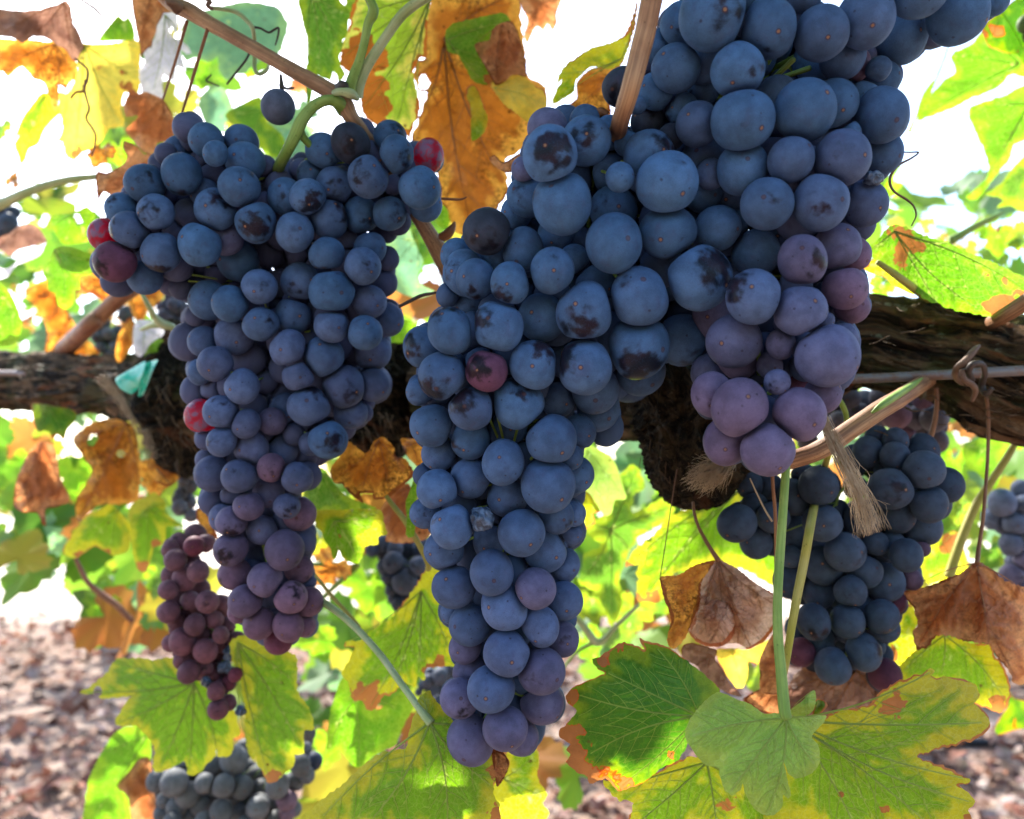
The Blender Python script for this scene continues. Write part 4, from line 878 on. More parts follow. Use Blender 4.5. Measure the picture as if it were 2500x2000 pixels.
LF('large green leaf with thick pale veins and yellow edge at the bottom centre', '13', '400,1800 560,1590 700,1482 850,1350 1000,1232 1150,1202 1212,1180 1232,1050 1280,900 1310,790 1380,762 1440,832 1500,900 1580,940 1700,1000 1850,1150 1890,1300 1862,1520 1900,1600 1922,1725 1900,1800', 'olive', .33, junc=(1385, 1000), tips=[(560, 1720), (900, 1790), (1520, 1790), (1850, 1480), (1330, 790), (1700, 1010)], spots=[(1880, 1350, 70), (1900, 1700, 60)], res=6, cup=.02, gy=-.04, fold=.003)
LF('rust tip of leaf peeping out under the end of the middle bunch', '13', '1850,1200 1932,1220 1982,1300 1952,1400 1892,1482 1870,1400', 'rust', .335, tubes=False, res=7)
LF('green leaf right of the bottom centre leaf, with a yellowing edge', '23', '0,1480 80,1400 132,1310 118,1220 340,1200 358,1300 352,1420 422,1540 382,1602 432,1680 350,1780 20,1780', 'gy', .42, junc=(90, 1420), tips=[(400, 1560), (340, 1230), (400, 1690)])
LF('smooth green leaf behind the yellow leaf, lower centre', '13', '600,1260 640,900 740,640 860,820 1000,900 1180,760 1270,850 1200,1000 1120,1170 1000,1230 850,1340 780,1290 700,1200', 'lime', .52, junc=(820, 820), tips=[(850, 1320), (620, 1200), (1180, 900)])
# --- centre right
LF('pale green leaf just right of the middle bunch, upper of its gap', '22', '690,400 800,418 900,480 952,580 1012,792 930,802 902,900 850,922 780,822 700,742 640,600', 'pale', .52, junc=(720, 430), tips=[(1000, 780), (860, 900), (740, 760)])
LF('small green leaf with a brown hole beside the middle bunch', '22', '600,760 720,742 780,822 818,900 760,902 782,980 720,1012 700,1092 640,1050', 'gy', .51, spots=[(675, 858, 20)], tubes=False)
LF('sunlit serrated green leaf in the gap between the middle bunch and the cut stump', '22', '940,640 1060,540 1102,560 1160,700 1080,780 1062,900 1280,792 1382,850 1340,960 1240,1010 1120,1080 1040,1180 1000,1282 962,1400 972,1600 902,1760 832,1600 780,1500 660,1430 682,1320 700,1202 822,1150 722,1060 740,962 852,922 920,800', 'green', .64, junc=(895, 1030), tips=[(1090, 560), (1350, 860), (1060, 1200), (900, 1720), (670, 1420), (730, 980)], holes=[(1100, 800, 26)])
LF('large green leaf fading to cream and pink margins, behind the curled dead leaf', '22', '1005,1302 1100,1150 1200,1080 1300,980 1440,880 1560,860 1602,790 1850,732 2000,780 2200,900 2300,1200 2250,1500 1900,1330 1700,1290 1560,1300 1500,1312 1280,1402 1352,1502 1240,1572 1108,1560 1080,1482 1102,1402 1090,1332 1122,1282', 'olive', .50, junc=(1850, 740), tips=[(1020, 1290), (1130, 1540), (1280, 1380), (2220, 1400), (1500, 870)], spots=[(1170, 1560, 70), (1020, 1290, 30)], res=7)
curl = LF('curled pinkish brown dead leaf hanging from a red stalk', '22', '1560,1290 1640,1300 1700,1252 1850,1320 2000,1440 2130,1520 2158,1640 2130,1760 2050,1862 1930,1922 1850,1880 1700,1890 1590,1870 1500,1810 1480,1700 1540,1560 1560,1420', 'pink', .348, junc=(1705, 1255), tips=[(1590, 1870), (1760, 1890), (1950, 1915), (2140, 1600)], res=6, crumple=.9, cup=.03, fold=.006, pleat=.10, petiole=('22', [(1515, 820, 11, .365), (1525, 900, 12, .36), (1550, 990, 12, .355), (1600, 1090, 14, .35), (1660, 1190, 16, .345), (1708, 1262, 20, .342)], 'brown'))
LF(None, '22', '1265,1385 1400,1370 1500,1312 1570,1280 1690,1256 1640,1330 1580,1420 1570,1560 1520,1700 1480,1800 1420,1890 1362,1922 1318,1862 1350,1700 1300,1550', 'orange', .350, junc=(1690, 1265), tips=[(1290, 1400), (1350, 1890), (1330, 1600)], res=6, crumple=.6, pleat=.06, root=curl, gx=.25, tubes=False)
LF(None, '22', '1480,1800 1520,1700 1560,1560 1620,1480 1760,1450 1860,1520 1880,1640 1850,1760 1800,1850 1740,1900 1640,1908 1560,1880', 'pink', .336, junc=(1800, 1480), tips=[(1520, 1810), (1640, 1890)], res=6, crumple=.7, cup=.05, pleat=.08, root=curl, tubes=False)
LF('twisted brown dead leaf tail below the curled leaf', '23', '1432,430 1500,400 1692,452 1680,520 1740,600 1790,700 1880,805 1740,760 1620,670 1540,570 1438,520', 'mauve', .40, crumple=.8, res=8)
LF('yellow leaf lobe hanging below the curled dead leaf', '23', '1680,462 1800,440 1930,450 2105,370 2060,480 2000,562 1932,540 1930,652 1892,742 1842,740 1765,640', 'yellow', .46, junc=(1800, 450))
LF('rolled brown dead leaf left of the pale green stalk', '33', '160,560 200,450 262,340 330,300 345,500 335,650 320,780 170,770 175,640', 'rust', .385, crumple=1.2, tubes=False)
LF('dark brown leaf scrap behind the two stalks', '33', '50,830 170,745 300,740 350,800 390,900 290,940 200,925', 'rust', .40, tubes=False)
# --- right
LF('broad drooping rust brown dead leaf at the right edge', '32', '1245,1490 1400,1460 1560,1402 1700,1342 1800,1268 1900,1312 2000,1402 2100,1440 2230,1520 2230,2150 2150,2190 2080,2180 2040,2080 1950,1980 1900,1890 1800,1880 1700,1860 1600,1832 1500,1822 1442,1902 1350,1930 1320,1800 1352,1730 1320,1610 1260,1530', 'rust', .375, junc=(1802, 1275), tips=[(1260, 1500), (1350, 1910), (1900, 1870), (2100, 2170), (2220, 1540)], res=6, crumple=.7, cup=.02, fold=.004, pleat=.08, petiole=('32', [(1872, 30, 14, .40), (1888, 200, 13, .40), (1885, 450, 13, .395), (1868, 700, 12, .39), (1848, 950, 13, .385), (1818, 1150, 15, .38), (1802, 1285, 18, .375)], 'brown'))
LF('yellow green leaf with orange patches behind the rust leaf at lower right', '33', '1180,700 1230,560 1350,450 1442,420 1500,338 1600,350 1760,400 1900,410 1932,500 1992,562 2050,702 2042,850 1982,922 1880,892 1780,862 1500,760 1300,720', 'gy', .405, junc=(1560, 340), tips=[(1530, 650), (2030, 850), (1240, 620), (1910, 420)], spots=[(1960, 850, 70), (1150, 500, 60)], res=7)
LF('yellow leaf sliver between the lower right bunch and the rust leaf', '33', '1090,420 1180,330 1210,180 1300,110 1362,240 1320,330 1350,440 1240,560 1120,560', 'gy', .43, spots=[(1170, 480, 40)], tubes=False)
LF('fan shaped brown dead leaf under the tip of the lower right bunch', '33', '40,840 170,760 380,720 450,622 560,550 700,690 880,600 1000,640 1112,722 1060,840 940,900 720,960 500,980 380,1000 200,980', 'mauve', .415, junc=(900, 590), tips=[(1060, 830), (700, 940), (400, 960), (180, 800), (620, 700)], res=6, crumple=.7, fold=.005)
LF('small cupped blue green leaf on top of the brown fan leaf', '33', '385,925 430,880 482,840 575,755 592,820 572,902 520,948 440,958', 'pale', .33, res=6)
LF('small dark green leaf beside the cupped blue green leaf', '33', '590,822 650,830 680,870 620,942 560,948 572,900', 'deep', .335, tubes=False, res=7)
LF('pale apricot leaf behind the lower right bunch', '32', '1440,1130 1560,1060 1650,1040 1740,1290 1640,1380 1560,1400 1440,1440 1380,1330 1380,1240 1440,1200', 'gy', .55, spots=[(1600, 1120, 100)])
LF('green leaf hanging under the end of the right vine arm', '32', '1700,400 1850,330 1990,400 2000,560 1940,720 1880,680 1800,600 1740,560 1700,480', 'lime', .60)
LF('dark green small leaf at the right edge above the drip hose', '33', '1995,680 2060,800 2200,860 2200,1020 2080,1060 1960,1090 1940,1020 2000,930 2040,850', 'deep', .62)
# --- front row at the bottom right
LF('green leaf with fine vein network and red brown burnt margin, lower right of centre', '23', '750,520 800,512 900,440 990,395 1080,420 1152,452 1110,368 1162,385 1300,420 1450,520 1600,640 1720,760 1600,900 1500,1000 1480,1150 1402,1282 1280,1342 1150,1442 962,1512 860,1420 740,1460 720,1402 650,1372 560,1302 592,1240 560,1200 592,1160 510,1110 520,1050 560,1012 602,960 642,910 570,852 560,790 620,732 730,680 850,630 792,582', 'deep', .315, junc=(1560, 950), tips=[(720, 1240), (860, 620), (1240, 430), (640, 790), (960, 1490), (1270, 1330)], spots=[(620, 1250, 90), (690, 1340, 90), (560, 1090, 60), (640, 1060, 50), (600, 800, 55), (830, 520, 60), (960, 410, 45), (1000, 1450, 50), (740, 1400, 70), (1350, 1240, 30)], res=4.2, teeth=2.5, cup=.02, gx=-.02)
LF('yellow olive leaf along the bottom edge, behind the others at lower right', '23', '838,1432 870,1500 960,1580 1062,1600 1040,1700 1000,1860 2250,1860 2300,1500 1950,1400 1620,1260 1400,1282 1150,1432 962,1500 900,1440', 'gy', .345, junc=(1620, 1300), tips=[(900, 1500), (1040, 1800), (1700, 1830), (2250, 1700)], res=6)
LF('big yellow green leaf with spreading lobes at the bottom right', '33', '400,1000 560,1000 660,960 700,930 900,888 1010,850 1062,780 1150,712 1300,660 1472,598 1450,652 1560,652 1700,672 1800,722 1822,800 1780,852 1850,902 1902,980 1890,1052 1800,1122 1600,1182 1500,1202 1402,1240 1358,1250 1400,1282 1560,1330 1700,1402 1752,1432 1722,1460 1660,1470 1762,1542 1792,1602 1762,1642 1740,1660 1760,1740 1780,1830 300,1830 0,1700 200,1400', 'gy', .312, junc=(380, 980), tips=[(1480, 610), (1880, 1000), (1740, 1430), (1780, 1610), (900, 1810), (1500, 1810)], spots=[(1190, 850, 75), (1130, 890, 60), (1110, 1660, 40), (780, 1540, 28), (1730, 1700, 40)], res=5, cup=.02, fold=.004, gy=-.03)
LF('pale grey green round lobed leaf on the green stalk, foremost at bottom right', '33', '-368,1000 -288,880 -148,770 12,830 100,860 200,930 290,930 380,950 520,955 665,945 650,1000 590,1060 560,1110 610,1170 622,1290 562,1380 440,1420 380,1370 350,1300 372,1400 402,1540 380,1572 345,1540 340,1630 280,1692 210,1697 130,1650 60,1540 40,1450 30,1500 -40,1545 -100,1500 -130,1400 -140,1340 -250,1310 -340,1200 -395,1100', 'pale', .282, junc=(370, 965), tips=[(-360, 1100), (-60, 1530), (230, 1680), (580, 1310), (640, 960)], res=4.5, teeth=1.5, cup=.012, fold=.004,
   petiole=('32', [(368, 540, 30, .30), (350, 800, 32, .298), (325, 1150, 34, .294), (305, 1500, 34, .29), (305, 1800, 36, .287), (330, 2100, 40, .284), (355, 2380, 44, .281), (372, 2440, 40, .281)], 'green'))
# --- blurred leaves of the same vine further back: (label, tile, x, y, size, rotation, kind, depth)
BACK = [
 ('blurred lime leaf high in the bright gap above the left shoot', '00', 1560, 560, 170, 30, 'lime', .95),
 ('blurred green leaf at the left edge under the yellow green drooping leaf', '00', 0, 980, 130, 10, 'green', .9),
 ('blurred orange leaf low left against the white sky', '00', 100, 1350, 90, 200, 'orange', .9),
 ('blurred lime leaf under the rust leaf at left', '00', 900, 1150, 160, -10, 'lime', .7),
 ('blurred orange scrap under the yellow leaf', '00', 740, 1160, 150, 20, 'orange', .64),
 ('blurred lime leaf behind the lone grape', '10', 60, 420, 240, 15, 'lime', .9),
 ('blurred rust leaf right of the lone grape', '10', 400, 640, 120, 60, 'rust', .95),
 ('blurred teal leaf right under the lone grape', '10', 380, 900, 220, 100, 'teal', .85),
 ('blurred green leaf above the node behind the leaf stalks', '10', 900, 60, 200, -30, 'green', .7),
 ('blurred lime leaf in the gap right of the left bunch', '11', 1300, 330, 240, 5, 'lime', .95),
 ('blurred lime leaf near the right edge above the broad leaf', '31', 1960, 330, 170, 0, 'lime', .8),
 ('blurred orange spotted leaf between the stalk and the broad leaf', '31', 1960, 300, 80, 40, 'orange', .95),
 ('blurred lime leaf with a point at right above the vine arm', '31', 2120, 320, 150, 70, 'green', .7),
 ('blurred green leaf under the orange patch of the broad leaf', '31', 1080, 700, 120, 20, 'lime', .7),
 ('blurred yellow leaf in the sky gap at the right', '31', 1420, 210, 80, 120, 'yellow', 1.1),
 ('blurred lime leaf below the hanging green leaf at left', '02', 560, 640, 240, 0, 'lime', 1.0),
 ('blurred teal leaf under the bell shaped dead leaf', '02', 360, 1050, 200, 190, 'teal', .95),
 ('blurred lime leaf at the left edge by the bell shaped leaf', '02', 40, 560, 240, 20, 'lime', 1.1),
 ('blurred green leaf low at the left edge', '02', 30, 1080, 130, 30, 'green', .9),
 ('blurred lime leaf above the sunlit soil at left', '02', 270, 1200, 150, -20, 'lime', 1.1),
 ('blurred olive leaf touching the wine red bunch from the left', '02', 1180, 1420, 180, 10, 'green', .8),
 ('blurred lime leaf beside the reddish shoot, lower left', '02', 880, 1480, 190, -15, 'lime', 1.0),
 ('blurred pale leaf under the reddish shoot', '03', 760, 150, 190, 20, 'lime', .95),
 ('blurred lime leaf between the wine red bunch and the reddish shoot', '02', 1130, 1560, 170, 180, 'teal', .95),
 ('blurred orange leaf behind the vine head at lower left', '02', 1170, 640, 200, 0, 'orange', .72),
 ('blurred lime leaf behind the white gap, low centre', '12', 920, 1480, 230, 5, 'lime', .9),
 ('blurred green leaf beside the lone tiny bunch', '13', 1060, 60, 260, 10, 'green', .95),
 ('blurred orange leaf right of the tail of the left bunch', '12', 620, 1330, 200, 40, 'orange', .6),
 ('blurred yellow leaf right of the tail of the left bunch, above the orange one', '12', 560, 1150, 180, 0, 'gy', .62),
 ('blurred lime leaf under the tail of the left bunch', '13', 560, 420, 190, -20, 'lime', .85),
 ('blurred green leaf low between the two bottom leaves', '13', 620, 1200, 200, 10, 'lime', .8),
 ('blurred lime leaf below the stump behind the dead leaf', '22', 1320, 760, 200, 0, 'lime', .95),
 ('blurred green leaf right of the tail of the middle bunch', '22', 760, 1600, 210, -10, 'green', .8),
 ('blurred lime leaf behind the pink margin leaf', '23', 1050, 200, 230, 20, 'green', .72),
 ('blurred pale leaf left of the veined green leaf', '23', 720, 420, 200, -30, 'lime', .75),
 ('blurred green leaf under the pink margin leaf', '23', 1300, 60, 230, 20, 'green', .78),
 ('blurred lime leaf behind the dead leaf tail', '33', 130, 640, 180, 0, 'green', .7),
 ('blurred lime leaf behind the lower right bunch at its right side', '32', 1620, 560, 230, 10, 'lime', .8),
 ('blurred green leaf right of the yellowish stalk', '32', 1960, 380, 220, 20, 'lime', .85),
 ('blurred green leaf left of the right edge bunch', '32', 1900, 1230, 210, -10, 'green', .75),
 ('blurred green leaf between the yellowish stalk and the lower right bunch', '32', 1660, 880, 160, 0, 'green', .7),
 ('blurred lime leaf behind the brown thread stalk at right', '32', 2060, 620, 170, 60, 'lime', 1.0),
 ('blurred green leaf behind the lower right bunch at its left side', '32', 60, 1000, 220, 0, 'green', .62),
 ('blurred green leaf under the stump', '22', 1200, 640, 180, 20, 'green', .9),
 ('blurred orange glow leaf between the middle bunch and the stump', '22', 1020, 40, 110, 0, 'orange', .62),
 ('pale yellow leaf tip under the orange glow beside the stump', '22', 1010, 260, 160, 30, 'gy', .60),
]
for i, (lab, tl, x, y, s, rot, kd, d) in enumerate(BACK):
    X0, Y0 = tpt(tl, x, y); s *= TS; a = math.radians(rot); sqx = random.uniform(.7, 1.1)
    pl = [(X0 + (p[0] * sqx * math.cos(a) + (p[1] + .25) * math.sin(a)) * s, Y0 + (p[0] * sqx * math.sin(a) - (p[1] + .25) * math.cos(a)) * s) for p in TEMPL]
    jn = (X0 + .25 * math.sin(a) * s, Y0 - .25 * math.cos(a) * s)
    build_leaf(lab, pl, kd, d, junc=jn, tips=[pl[k] for k in (17, 11, 6, 23, 28)], res=max(5, s * .10), group='blurred leaves of the vine', gx=random.uniform(-.3, .3), gy=random.uniform(-.3, .3), wav=.012, tubes=False)

# ---------------------------------------------------------------- canes, stalks, tendrils, wire
g = thing('vine_cane', 'smooth brown cane slanting from the top left to the node above the left bunch', 'cane', px(*tpt('10', 740, 720), .36))
pxtube('cane', '00', [(1180, -60, 38, .385), (1262, 15, 46, .385), (1340, 50, 60, .382), (1430, 90, 62, .38), (1600, 190, 54, .377), (1850, 330, 53, .372), (2150, 500, 55, .366), (2400, 640, 60, .362), (2520, 715, 66, .36), (2590, 790, 70, .358), (2640, 880, 58, .357), (2700, 960, 54, .362), (2850, 1180, 55, .372), (3050, 1480, 56, .385), (3200, 1720, 58, .39), (3320, 1920, 74, .395), (3400, 2080, 80, .40), (3440, 2300, 80, .41)], S['cane'], g, sides=20, n=8, lump=.05)
pxtube('bud', '00', [(1340, 60, 50, .375), (1300, 30, 40, .372), (1262, 18, 22, .37), (1250, 0, 10, .37)], S['tendril'], g, lump=.3)
pxtube('bud_scale', '10', [(700, 650, 34, .352), (735, 640, 36, .348), (760, 665, 20, .347)], S['dark'], g, lump=.5)
pxtube('bud', '11', [(1480, 300, 40, .385), (1530, 270, 36, .38), (1560, 225, 22, .38), (1570, 190, 8, .38)], S['brown'], g, lump=.4)
pxtube('node_ring', '10', [(665, 700, 22, .352), (720, 690, 30, .346), (790, 705, 34, .345), (835, 740, 24, .35)], S['palegreen'], g, lump=.2)
pxtube('leaf_stalk', '10', [(780, 690, 44, .352), (800, 600, 42, .35), (850, 470, 34, .348), (890, 330, 32, .346), (920, 180, 34, .345), (955, 110, 40, .344), (955, 50, 38, .343), (910, -40, 32, .342)], S['green'], g, n=8)
pxtube('leaf_stalk', '10', [(835, 730, 46, .356), (850, 640, 44, .354), (900, 520, 40, .352), (980, 390, 38, .35), (1060, 270, 36, .348), (1160, 130, 38, .345), (1260, 40, 40, .342), (1380, -40, 42, .34)], S['palegreen'], g, n=8)
pxtube('bunch_stalk', '10', [(745, 830, 60, .358), (700, 780, 52, .354), (640, 755, 42, .352), (560, 770, 42, .35), (480, 830, 42, .349), (415, 920, 46, .348), (380, 1000, 48, .348), (320, 1120, 42, .35), (262, 1230, 42, .362), (220, 1340, 44, .385)], S['green'], g, n=8)
pxtube('bunch_stalk', '10', [(400, 960, 34, .35), (430, 1030, 30, .352), (490, 1100, 26, .356), (560, 1180, 24, .362)], S['green'], g)
for q in ([(1700, -25), (1695, 15), (1690, 40)],): pass
g = thing('vine_cane', 'straight brown cane slanting down in front of the right bunch at top centre', 'cane', px(*tpt('20', 950, 970), .262))
pxtube('cane', '20', [(1250, -160, 84, .252), (1210, -20, 82, .252), (1165, 200, 80, .253), (1110, 420, 77, .254), (1040, 680, 72, .255), (985, 860, 68, .265), (950, 990, 66, .285), (920, 1100, 60, .31)], S['cane'], g, sides=20, n=8, lump=.04)
pxtube('bud', '20', [(870, 870, 26, .30), (820, 845, 34, .30), (790, 850, 22, .30)], S['brown'], g, lump=.4)
g = thing('vine_cane', 'brown cane with a green stripe running up behind the twine, lower right', 'cane', px(*tpt('32', 420, 530), .345))
pxtube('cane', '32', [(200, 570, 60, .345), (420, 500, 66, .345), (560, 455, 70, .345), (700, 380, 74, .345), (830, 290, 72, .347), (1050, 140, 72, .352), (1250, 20, 66, .365), (1420, -90, 58, .42), (1560, -180, 50, .48)], S['split'], g, sides=20, n=8, lump=.05)
pxtube('green_strip', '32', [(1010, 150, 8, .334), (1080, 95, 26, .334), (1200, 15, 30, .343), (1310, -55, 24, .368), (1390, -110, 8, .39)], S['green'], g)
g = thing('vine_cane', 'cream brown cane at the right edge above the vine arm', 'cane', px(*tpt('31', 1900, 960), .38))
pxtube('cane', '31', [(1780, 1040, 50, .49), (1870, 975, 50, .44), (2000, 900, 56, .39), (2160, 800, 60, .375), (2300, 700, 60, .37)], S['split'], g, sides=14)
g = thing('vine_cane', 'yellow stalk leaning on the right vine arm under the broad leaf', 'cane', px(*tpt('31', 1480, 790), .39))
pxtube('cane', '31', [(1050, 490, 18, .395), (1150, 560, 26, .395), (1300, 670, 30, .40), (1500, 820, 32, .45), (1600, 900, 30, .48)], S['yellow'], g, sides=12)
g = thing('vine_cane', 'orange brown blurred cane rising behind the leftmost grapes to the arm', 'cane', px(*tpt('01', 560, 1060), .66))
pxtube('cane', '01', [(280, 1310, 70, .88), (440, 1190, 70, .80), (640, 1000, 66, .67), (760, 890, 62, .66), (900, 760, 60, .65), (1010, 690, 56, .64)], S['cane2'], g, sides=14)
g = thing('green_shoot', 'pale green blurred shoot crossing the left edge', 'shoot', px(*tpt('00', 0, 1520), .58))
pxtube('shoot', '00', [(-100, 1570, 40, .60), (0, 1540, 40, .6), (220, 1440, 34, .59), (480, 1360, 28, .585), (720, 1330, 24, .58)], S['palegreen'], g)
g = thing('green_shoot', 'pale shoot forking down from the leftmost grapes to the vine head', 'shoot', px(*tpt('01', 1330, 1000), .52))
pxtube('shoot', '01', [(1060, 720, 14, .50), (1110, 810, 18, .50), (1160, 900, 24, .51), (1220, 960, 36, .515), (1290, 980, 28, .52), (1335, 1030, 20, .53)], S['palegreen'], g)
pxtube('shoot', '01', [(1220, 960, 26, .515), (1140, 970, 22, .52), (1060, 1000, 14, .53)], S['palegreen'], g)
g = thing('green_shoot', 'reddish blurred shoot curving down through the sunlit leaves at left', 'shoot', px(*tpt('02', 560, 1230), .75))
pxtube('shoot', '02', [(540, 1180, 14, .75), (590, 1290, 16, .75), (660, 1420, 20, .75), (760, 1510, 24, .75), (880, 1600, 24, .75), (1000, 1720, 20, .75)], S['cane2'], g)
g = thing('leaf_stalk', 'long green stalk running from behind the left bunch to the bottom centre leaf', 'stalk', px(*tpt('13', 1390, 1000), .335))
pxtube('stalk', '13', [(300, -140, 22, .42), (540, 60, 26, .40), (720, 190, 27, .385), (880, 340, 27, .372), (1020, 500, 27, .36), (1150, 680, 27, .35), (1260, 830, 28, .34), (1350, 950, 34, .334), (1395, 1005, 36, .332)], S['palegreen'], g, n=8)
g = thing('leaf_stalk', 'thin reddish stalk parallel above the long green stalk', 'stalk', px(*tpt('13', 560, -60), .45))
pxtube('stalk', '13', [(480, -160, 14, .47), (560, -60, 15, .46), (660, 60, 15, .46), (780, 190, 14, .455), (860, 280, 10, .45)], S['yellow'], g)
g = thing('leaf_stalk', 'teal green stalk crossing the white gap right of the left bunch', 'stalk', px(*tpt('12', 560, 1540), .6))
pxtube('stalk', '12', [(500, 1285, 16, .6), (640, 1285, 20, .6), (780, 1310, 22, .6), (850, 1290, 26, .6)], S['green'], g)
pxtube('stalk', '12', [(830, 1310, 22, .6), (740, 1390, 20, .6), (640, 1480, 18, .6), (560, 1560, 18, .6)], S['green'], g)
g = thing('leaf_stalk', 'yellow stalk between the orange leaf and the rolled lime leaf', 'stalk', px(*tpt('12', 1060, 780), .40))
pxtube('stalk', '12', [(1055, 775, 16, .415), (1120, 860, 20, .412), (1190, 950, 22, .41), (1270, 1080, 22, .41), (1340, 1210, 22, .415), (1375, 1290, 24, .42), (1372, 1320, 24, .43)], S['yellow'], g)
g = thing('leaf_stalk', 'yellow green stalk hanging in front of the lower right bunch', 'stalk', px(*tpt('32', 560, 850), .335))
pxtube('stalk', '32', [(690, 440, 24, .36), (640, 620, 26, .39), (600, 780, 28, .402), (575, 870, 31, .375), (545, 1020, 34, .335), (505, 1250, 34, .332), (455, 1500, 33, .33), (410, 1750, 30, .33), (370, 2000, 28, .335), (340, 2150, 26, .34)], S['yellow'], g, n=8)
g = thing('leaf_stalk', 'thin brown stalk hanging beside the green stalk in front of the lower right bunch', 'stalk', px(*tpt('32', 265, 620), .34))
pxtube('stalk', '32', [(262, 560, 12, .335), (270, 720, 13, .335), (285, 900, 13, .335), (290, 1100, 12, .335), (288, 1300, 10, .34)], S['brown'], g)
g = thing('leaf_stalk', 'yellow stalk slanting at the right in front of blurred leaves', 'stalk', px(*tpt('32', 1600, 1380), .5))
pxtube('stalk', '32', [(2110, 340, 24, .5), (2030, 480, 28, .5), (1900, 680, 30, .5), (1790, 850, 32, .5), (1700, 1060, 34, .5), (1640, 1230, 36, .5), (1590, 1390, 38, .5)], S['yellow'], g)
g = thing('leaf_stalk', 'rust brown hanging stalk below the split cane', 'stalk', px(*tpt('32', 1500, 0), .42))
pxtube('stalk', '32', [(1495, -40, 16, .41), (1500, 60, 17, .41), (1490, 180, 18, .41), (1465, 290, 20, .41), (1435, 370, 22, .41)], S['brown'], g)
g = thing('leaf_stalk', 'bright green stalk curling above the frayed twine', 'stalk', px(*tpt('32', 740, 0), .36))
pxtube('stalk', '32', [(735, -60, 10, .37), (745, 10, 16, .37), (785, 80, 20, .372), (815, 150, 20, .375), (825, 230, 20, .38)], S['green'], g)
g = thing('leaf_stalk', 'green joint where two stalks meet right of the middle bunch tail', 'stalk', px(*tpt('23', 800, 390), .6))
pxtube('stalk', '23', [(590, 160, 20, .6), (690, 270, 26, .6), (780, 390, 32, .6), (850, 370, 24, .6), (940, 270, 18, .6), (1110, 110, 14, .6)], S['palegreen'], g)
pxtube('stalk', '23', [(540, 590, 10, .6), (640, 470, 12, .6), (760, 400, 18, .6)], S['green'], g)
g = thing('leaf_stalk', 'green brown twig lying across the white gap at the right', 'stalk', px(*tpt('31', 1600, 330), .6))
pxtube('stalk', '31', [(1600, 335, 36, .6), (1680, 290, 30, .6), (1780, 230, 26, .6), (1880, 180, 22, .6), (2000, 120, 6, .6)], S['green'], g)
def tendril(label, tile, pts, mat='tendril', d=.4):
    g = thing('tendril', label, 'tendril', px(*tpt(tile, pts[0][0], pts[0][1]), pts[0][3] if len(pts[0]) > 3 else d))
    pxtube('strand', tile, pts, S[mat], g, sides=7, n=7, d=d)
tendril('dark bent tendril at the very top left against the sky', '00', [(600, -10, 10), (660, 30, 10), (730, 80, 11), (768, 130, 8)], d=.45)
tendril('thin pale twig at the very top left', '00', [(560, 135, 5), (640, 128, 7), (745, 150, 6)], d=.45)
tendril('long wavy tendril hanging over the yellow leaf', '00', [(565, 440, 7), (600, 470, 8), (655, 520, 9), (655, 600, 10), (632, 660, 11), (650, 740, 8), (670, 820, 8), (648, 890, 8), (690, 960, 8), (718, 1020, 8), (712, 1100, 7), (690, 1180, 5)], d=.47)
tendril('small hooked tendril on the yellow leaf', '00', [(640, 600, 8), (630, 680, 9), (570, 695, 9), (530, 740, 7)], 'brown', d=.468)
tendril('left of two straight brown threads hanging from the cane', '00', [(1405, 160, 14, .38), (1360, 320, 12, .39), (1300, 520, 10, .40), (1225, 745, 8, .42)], 'brown')
tendril('right of two straight brown threads hanging from the cane', '00', [(1565, 205, 14, .376), (1500, 420, 13, .38), (1430, 650, 12, .385), (1365, 865, 8, .39)], 'brown')
tendril('green curled tendril behind the cane', '00', [(1590, 60, 16, .40), (1680, 70, 16, .4), (1780, 95, 16, .4), (1850, 150, 17, .4), (1905, 230, 16, .4), (1915, 420, 16, .41), (1915, 520, 16, .41), (1950, 560, 15, .41), (2005, 530, 14, .41), (2020, 490, 10, .41)], 'palegreen')
tendril('dark wiry tendril end behind the cane', '00', [(1905, 205, 10), (1960, 215, 9), (2020, 245, 9), (2060, 225, 9), (2095, 212, 9), (2090, 270, 8), (2070, 340, 6)], 'dark', d=.4)
tendril('short dark thread under the cane middle', '00', [(1885, 380, 9), (1850, 450, 9), (1780, 540, 9), (1705, 635, 7)], 'dark', d=.41)
tendril('tiny curl of tendril between the threads and the blurred leaf', '00', [(1590, 560, 6), (1550, 605, 7), (1590, 625, 7), (1650, 650, 5)], 'dark', d=.45)
tendril('curled dark tendril at the top of the cane', '00', [(1500, -20, 12), (1580, 10, 16), (1560, 40, 16), (1600, 70, 12)], 'tendril', d=.37)
tendril('thin tendril curling in the white sky right of the right bunch', '30', [(1240, 1145, 6), (1300, 1146, 6), (1362, 1148, 7), (1310, 1190, 8), (1210, 1245, 10), (1155, 1320, 11), (1150, 1390, 11), (1190, 1450, 9), (1270, 1500, 9), (1325, 1550, 7), (1345, 1620, 6), (1310, 1700, 5)], 'tendril', d=.34)
tendril('very thin thread rising beside the lime leaf at the right', '30', [(1590, 330, 6), (1560, 430, 5), (1500, 580, 6), (1470, 660, 6)], 'green', d=.55)
tendril('short red brown tendril right of the left bunch', '10', [(1470, 1495, 10), (1560, 1500, 11), (1620, 1500, 9), (1662, 1482, 5)], 'brown', d=.36)
tendril('dark broken twig reaching left from the middle bunch', '11', [(1150, 830, 13), (1230, 790, 14), (1320, 745, 14), (1435, 722, 10)], 'dark', d=.36)
tendril('hair thin thread hanging from the stump', '22', [(1395, 570, 6), (1375, 680, 5), (1355, 820, 4), (1310, 1120, 4), (1268, 1380, 4)], 'tendril', d=.36)
tendril('thin straw thread lying on the lower right bunch', '32', [(95, 640, 5), (150, 760, 6), (210, 880, 7), (262, 965, 8)], 'twine', d=.34)
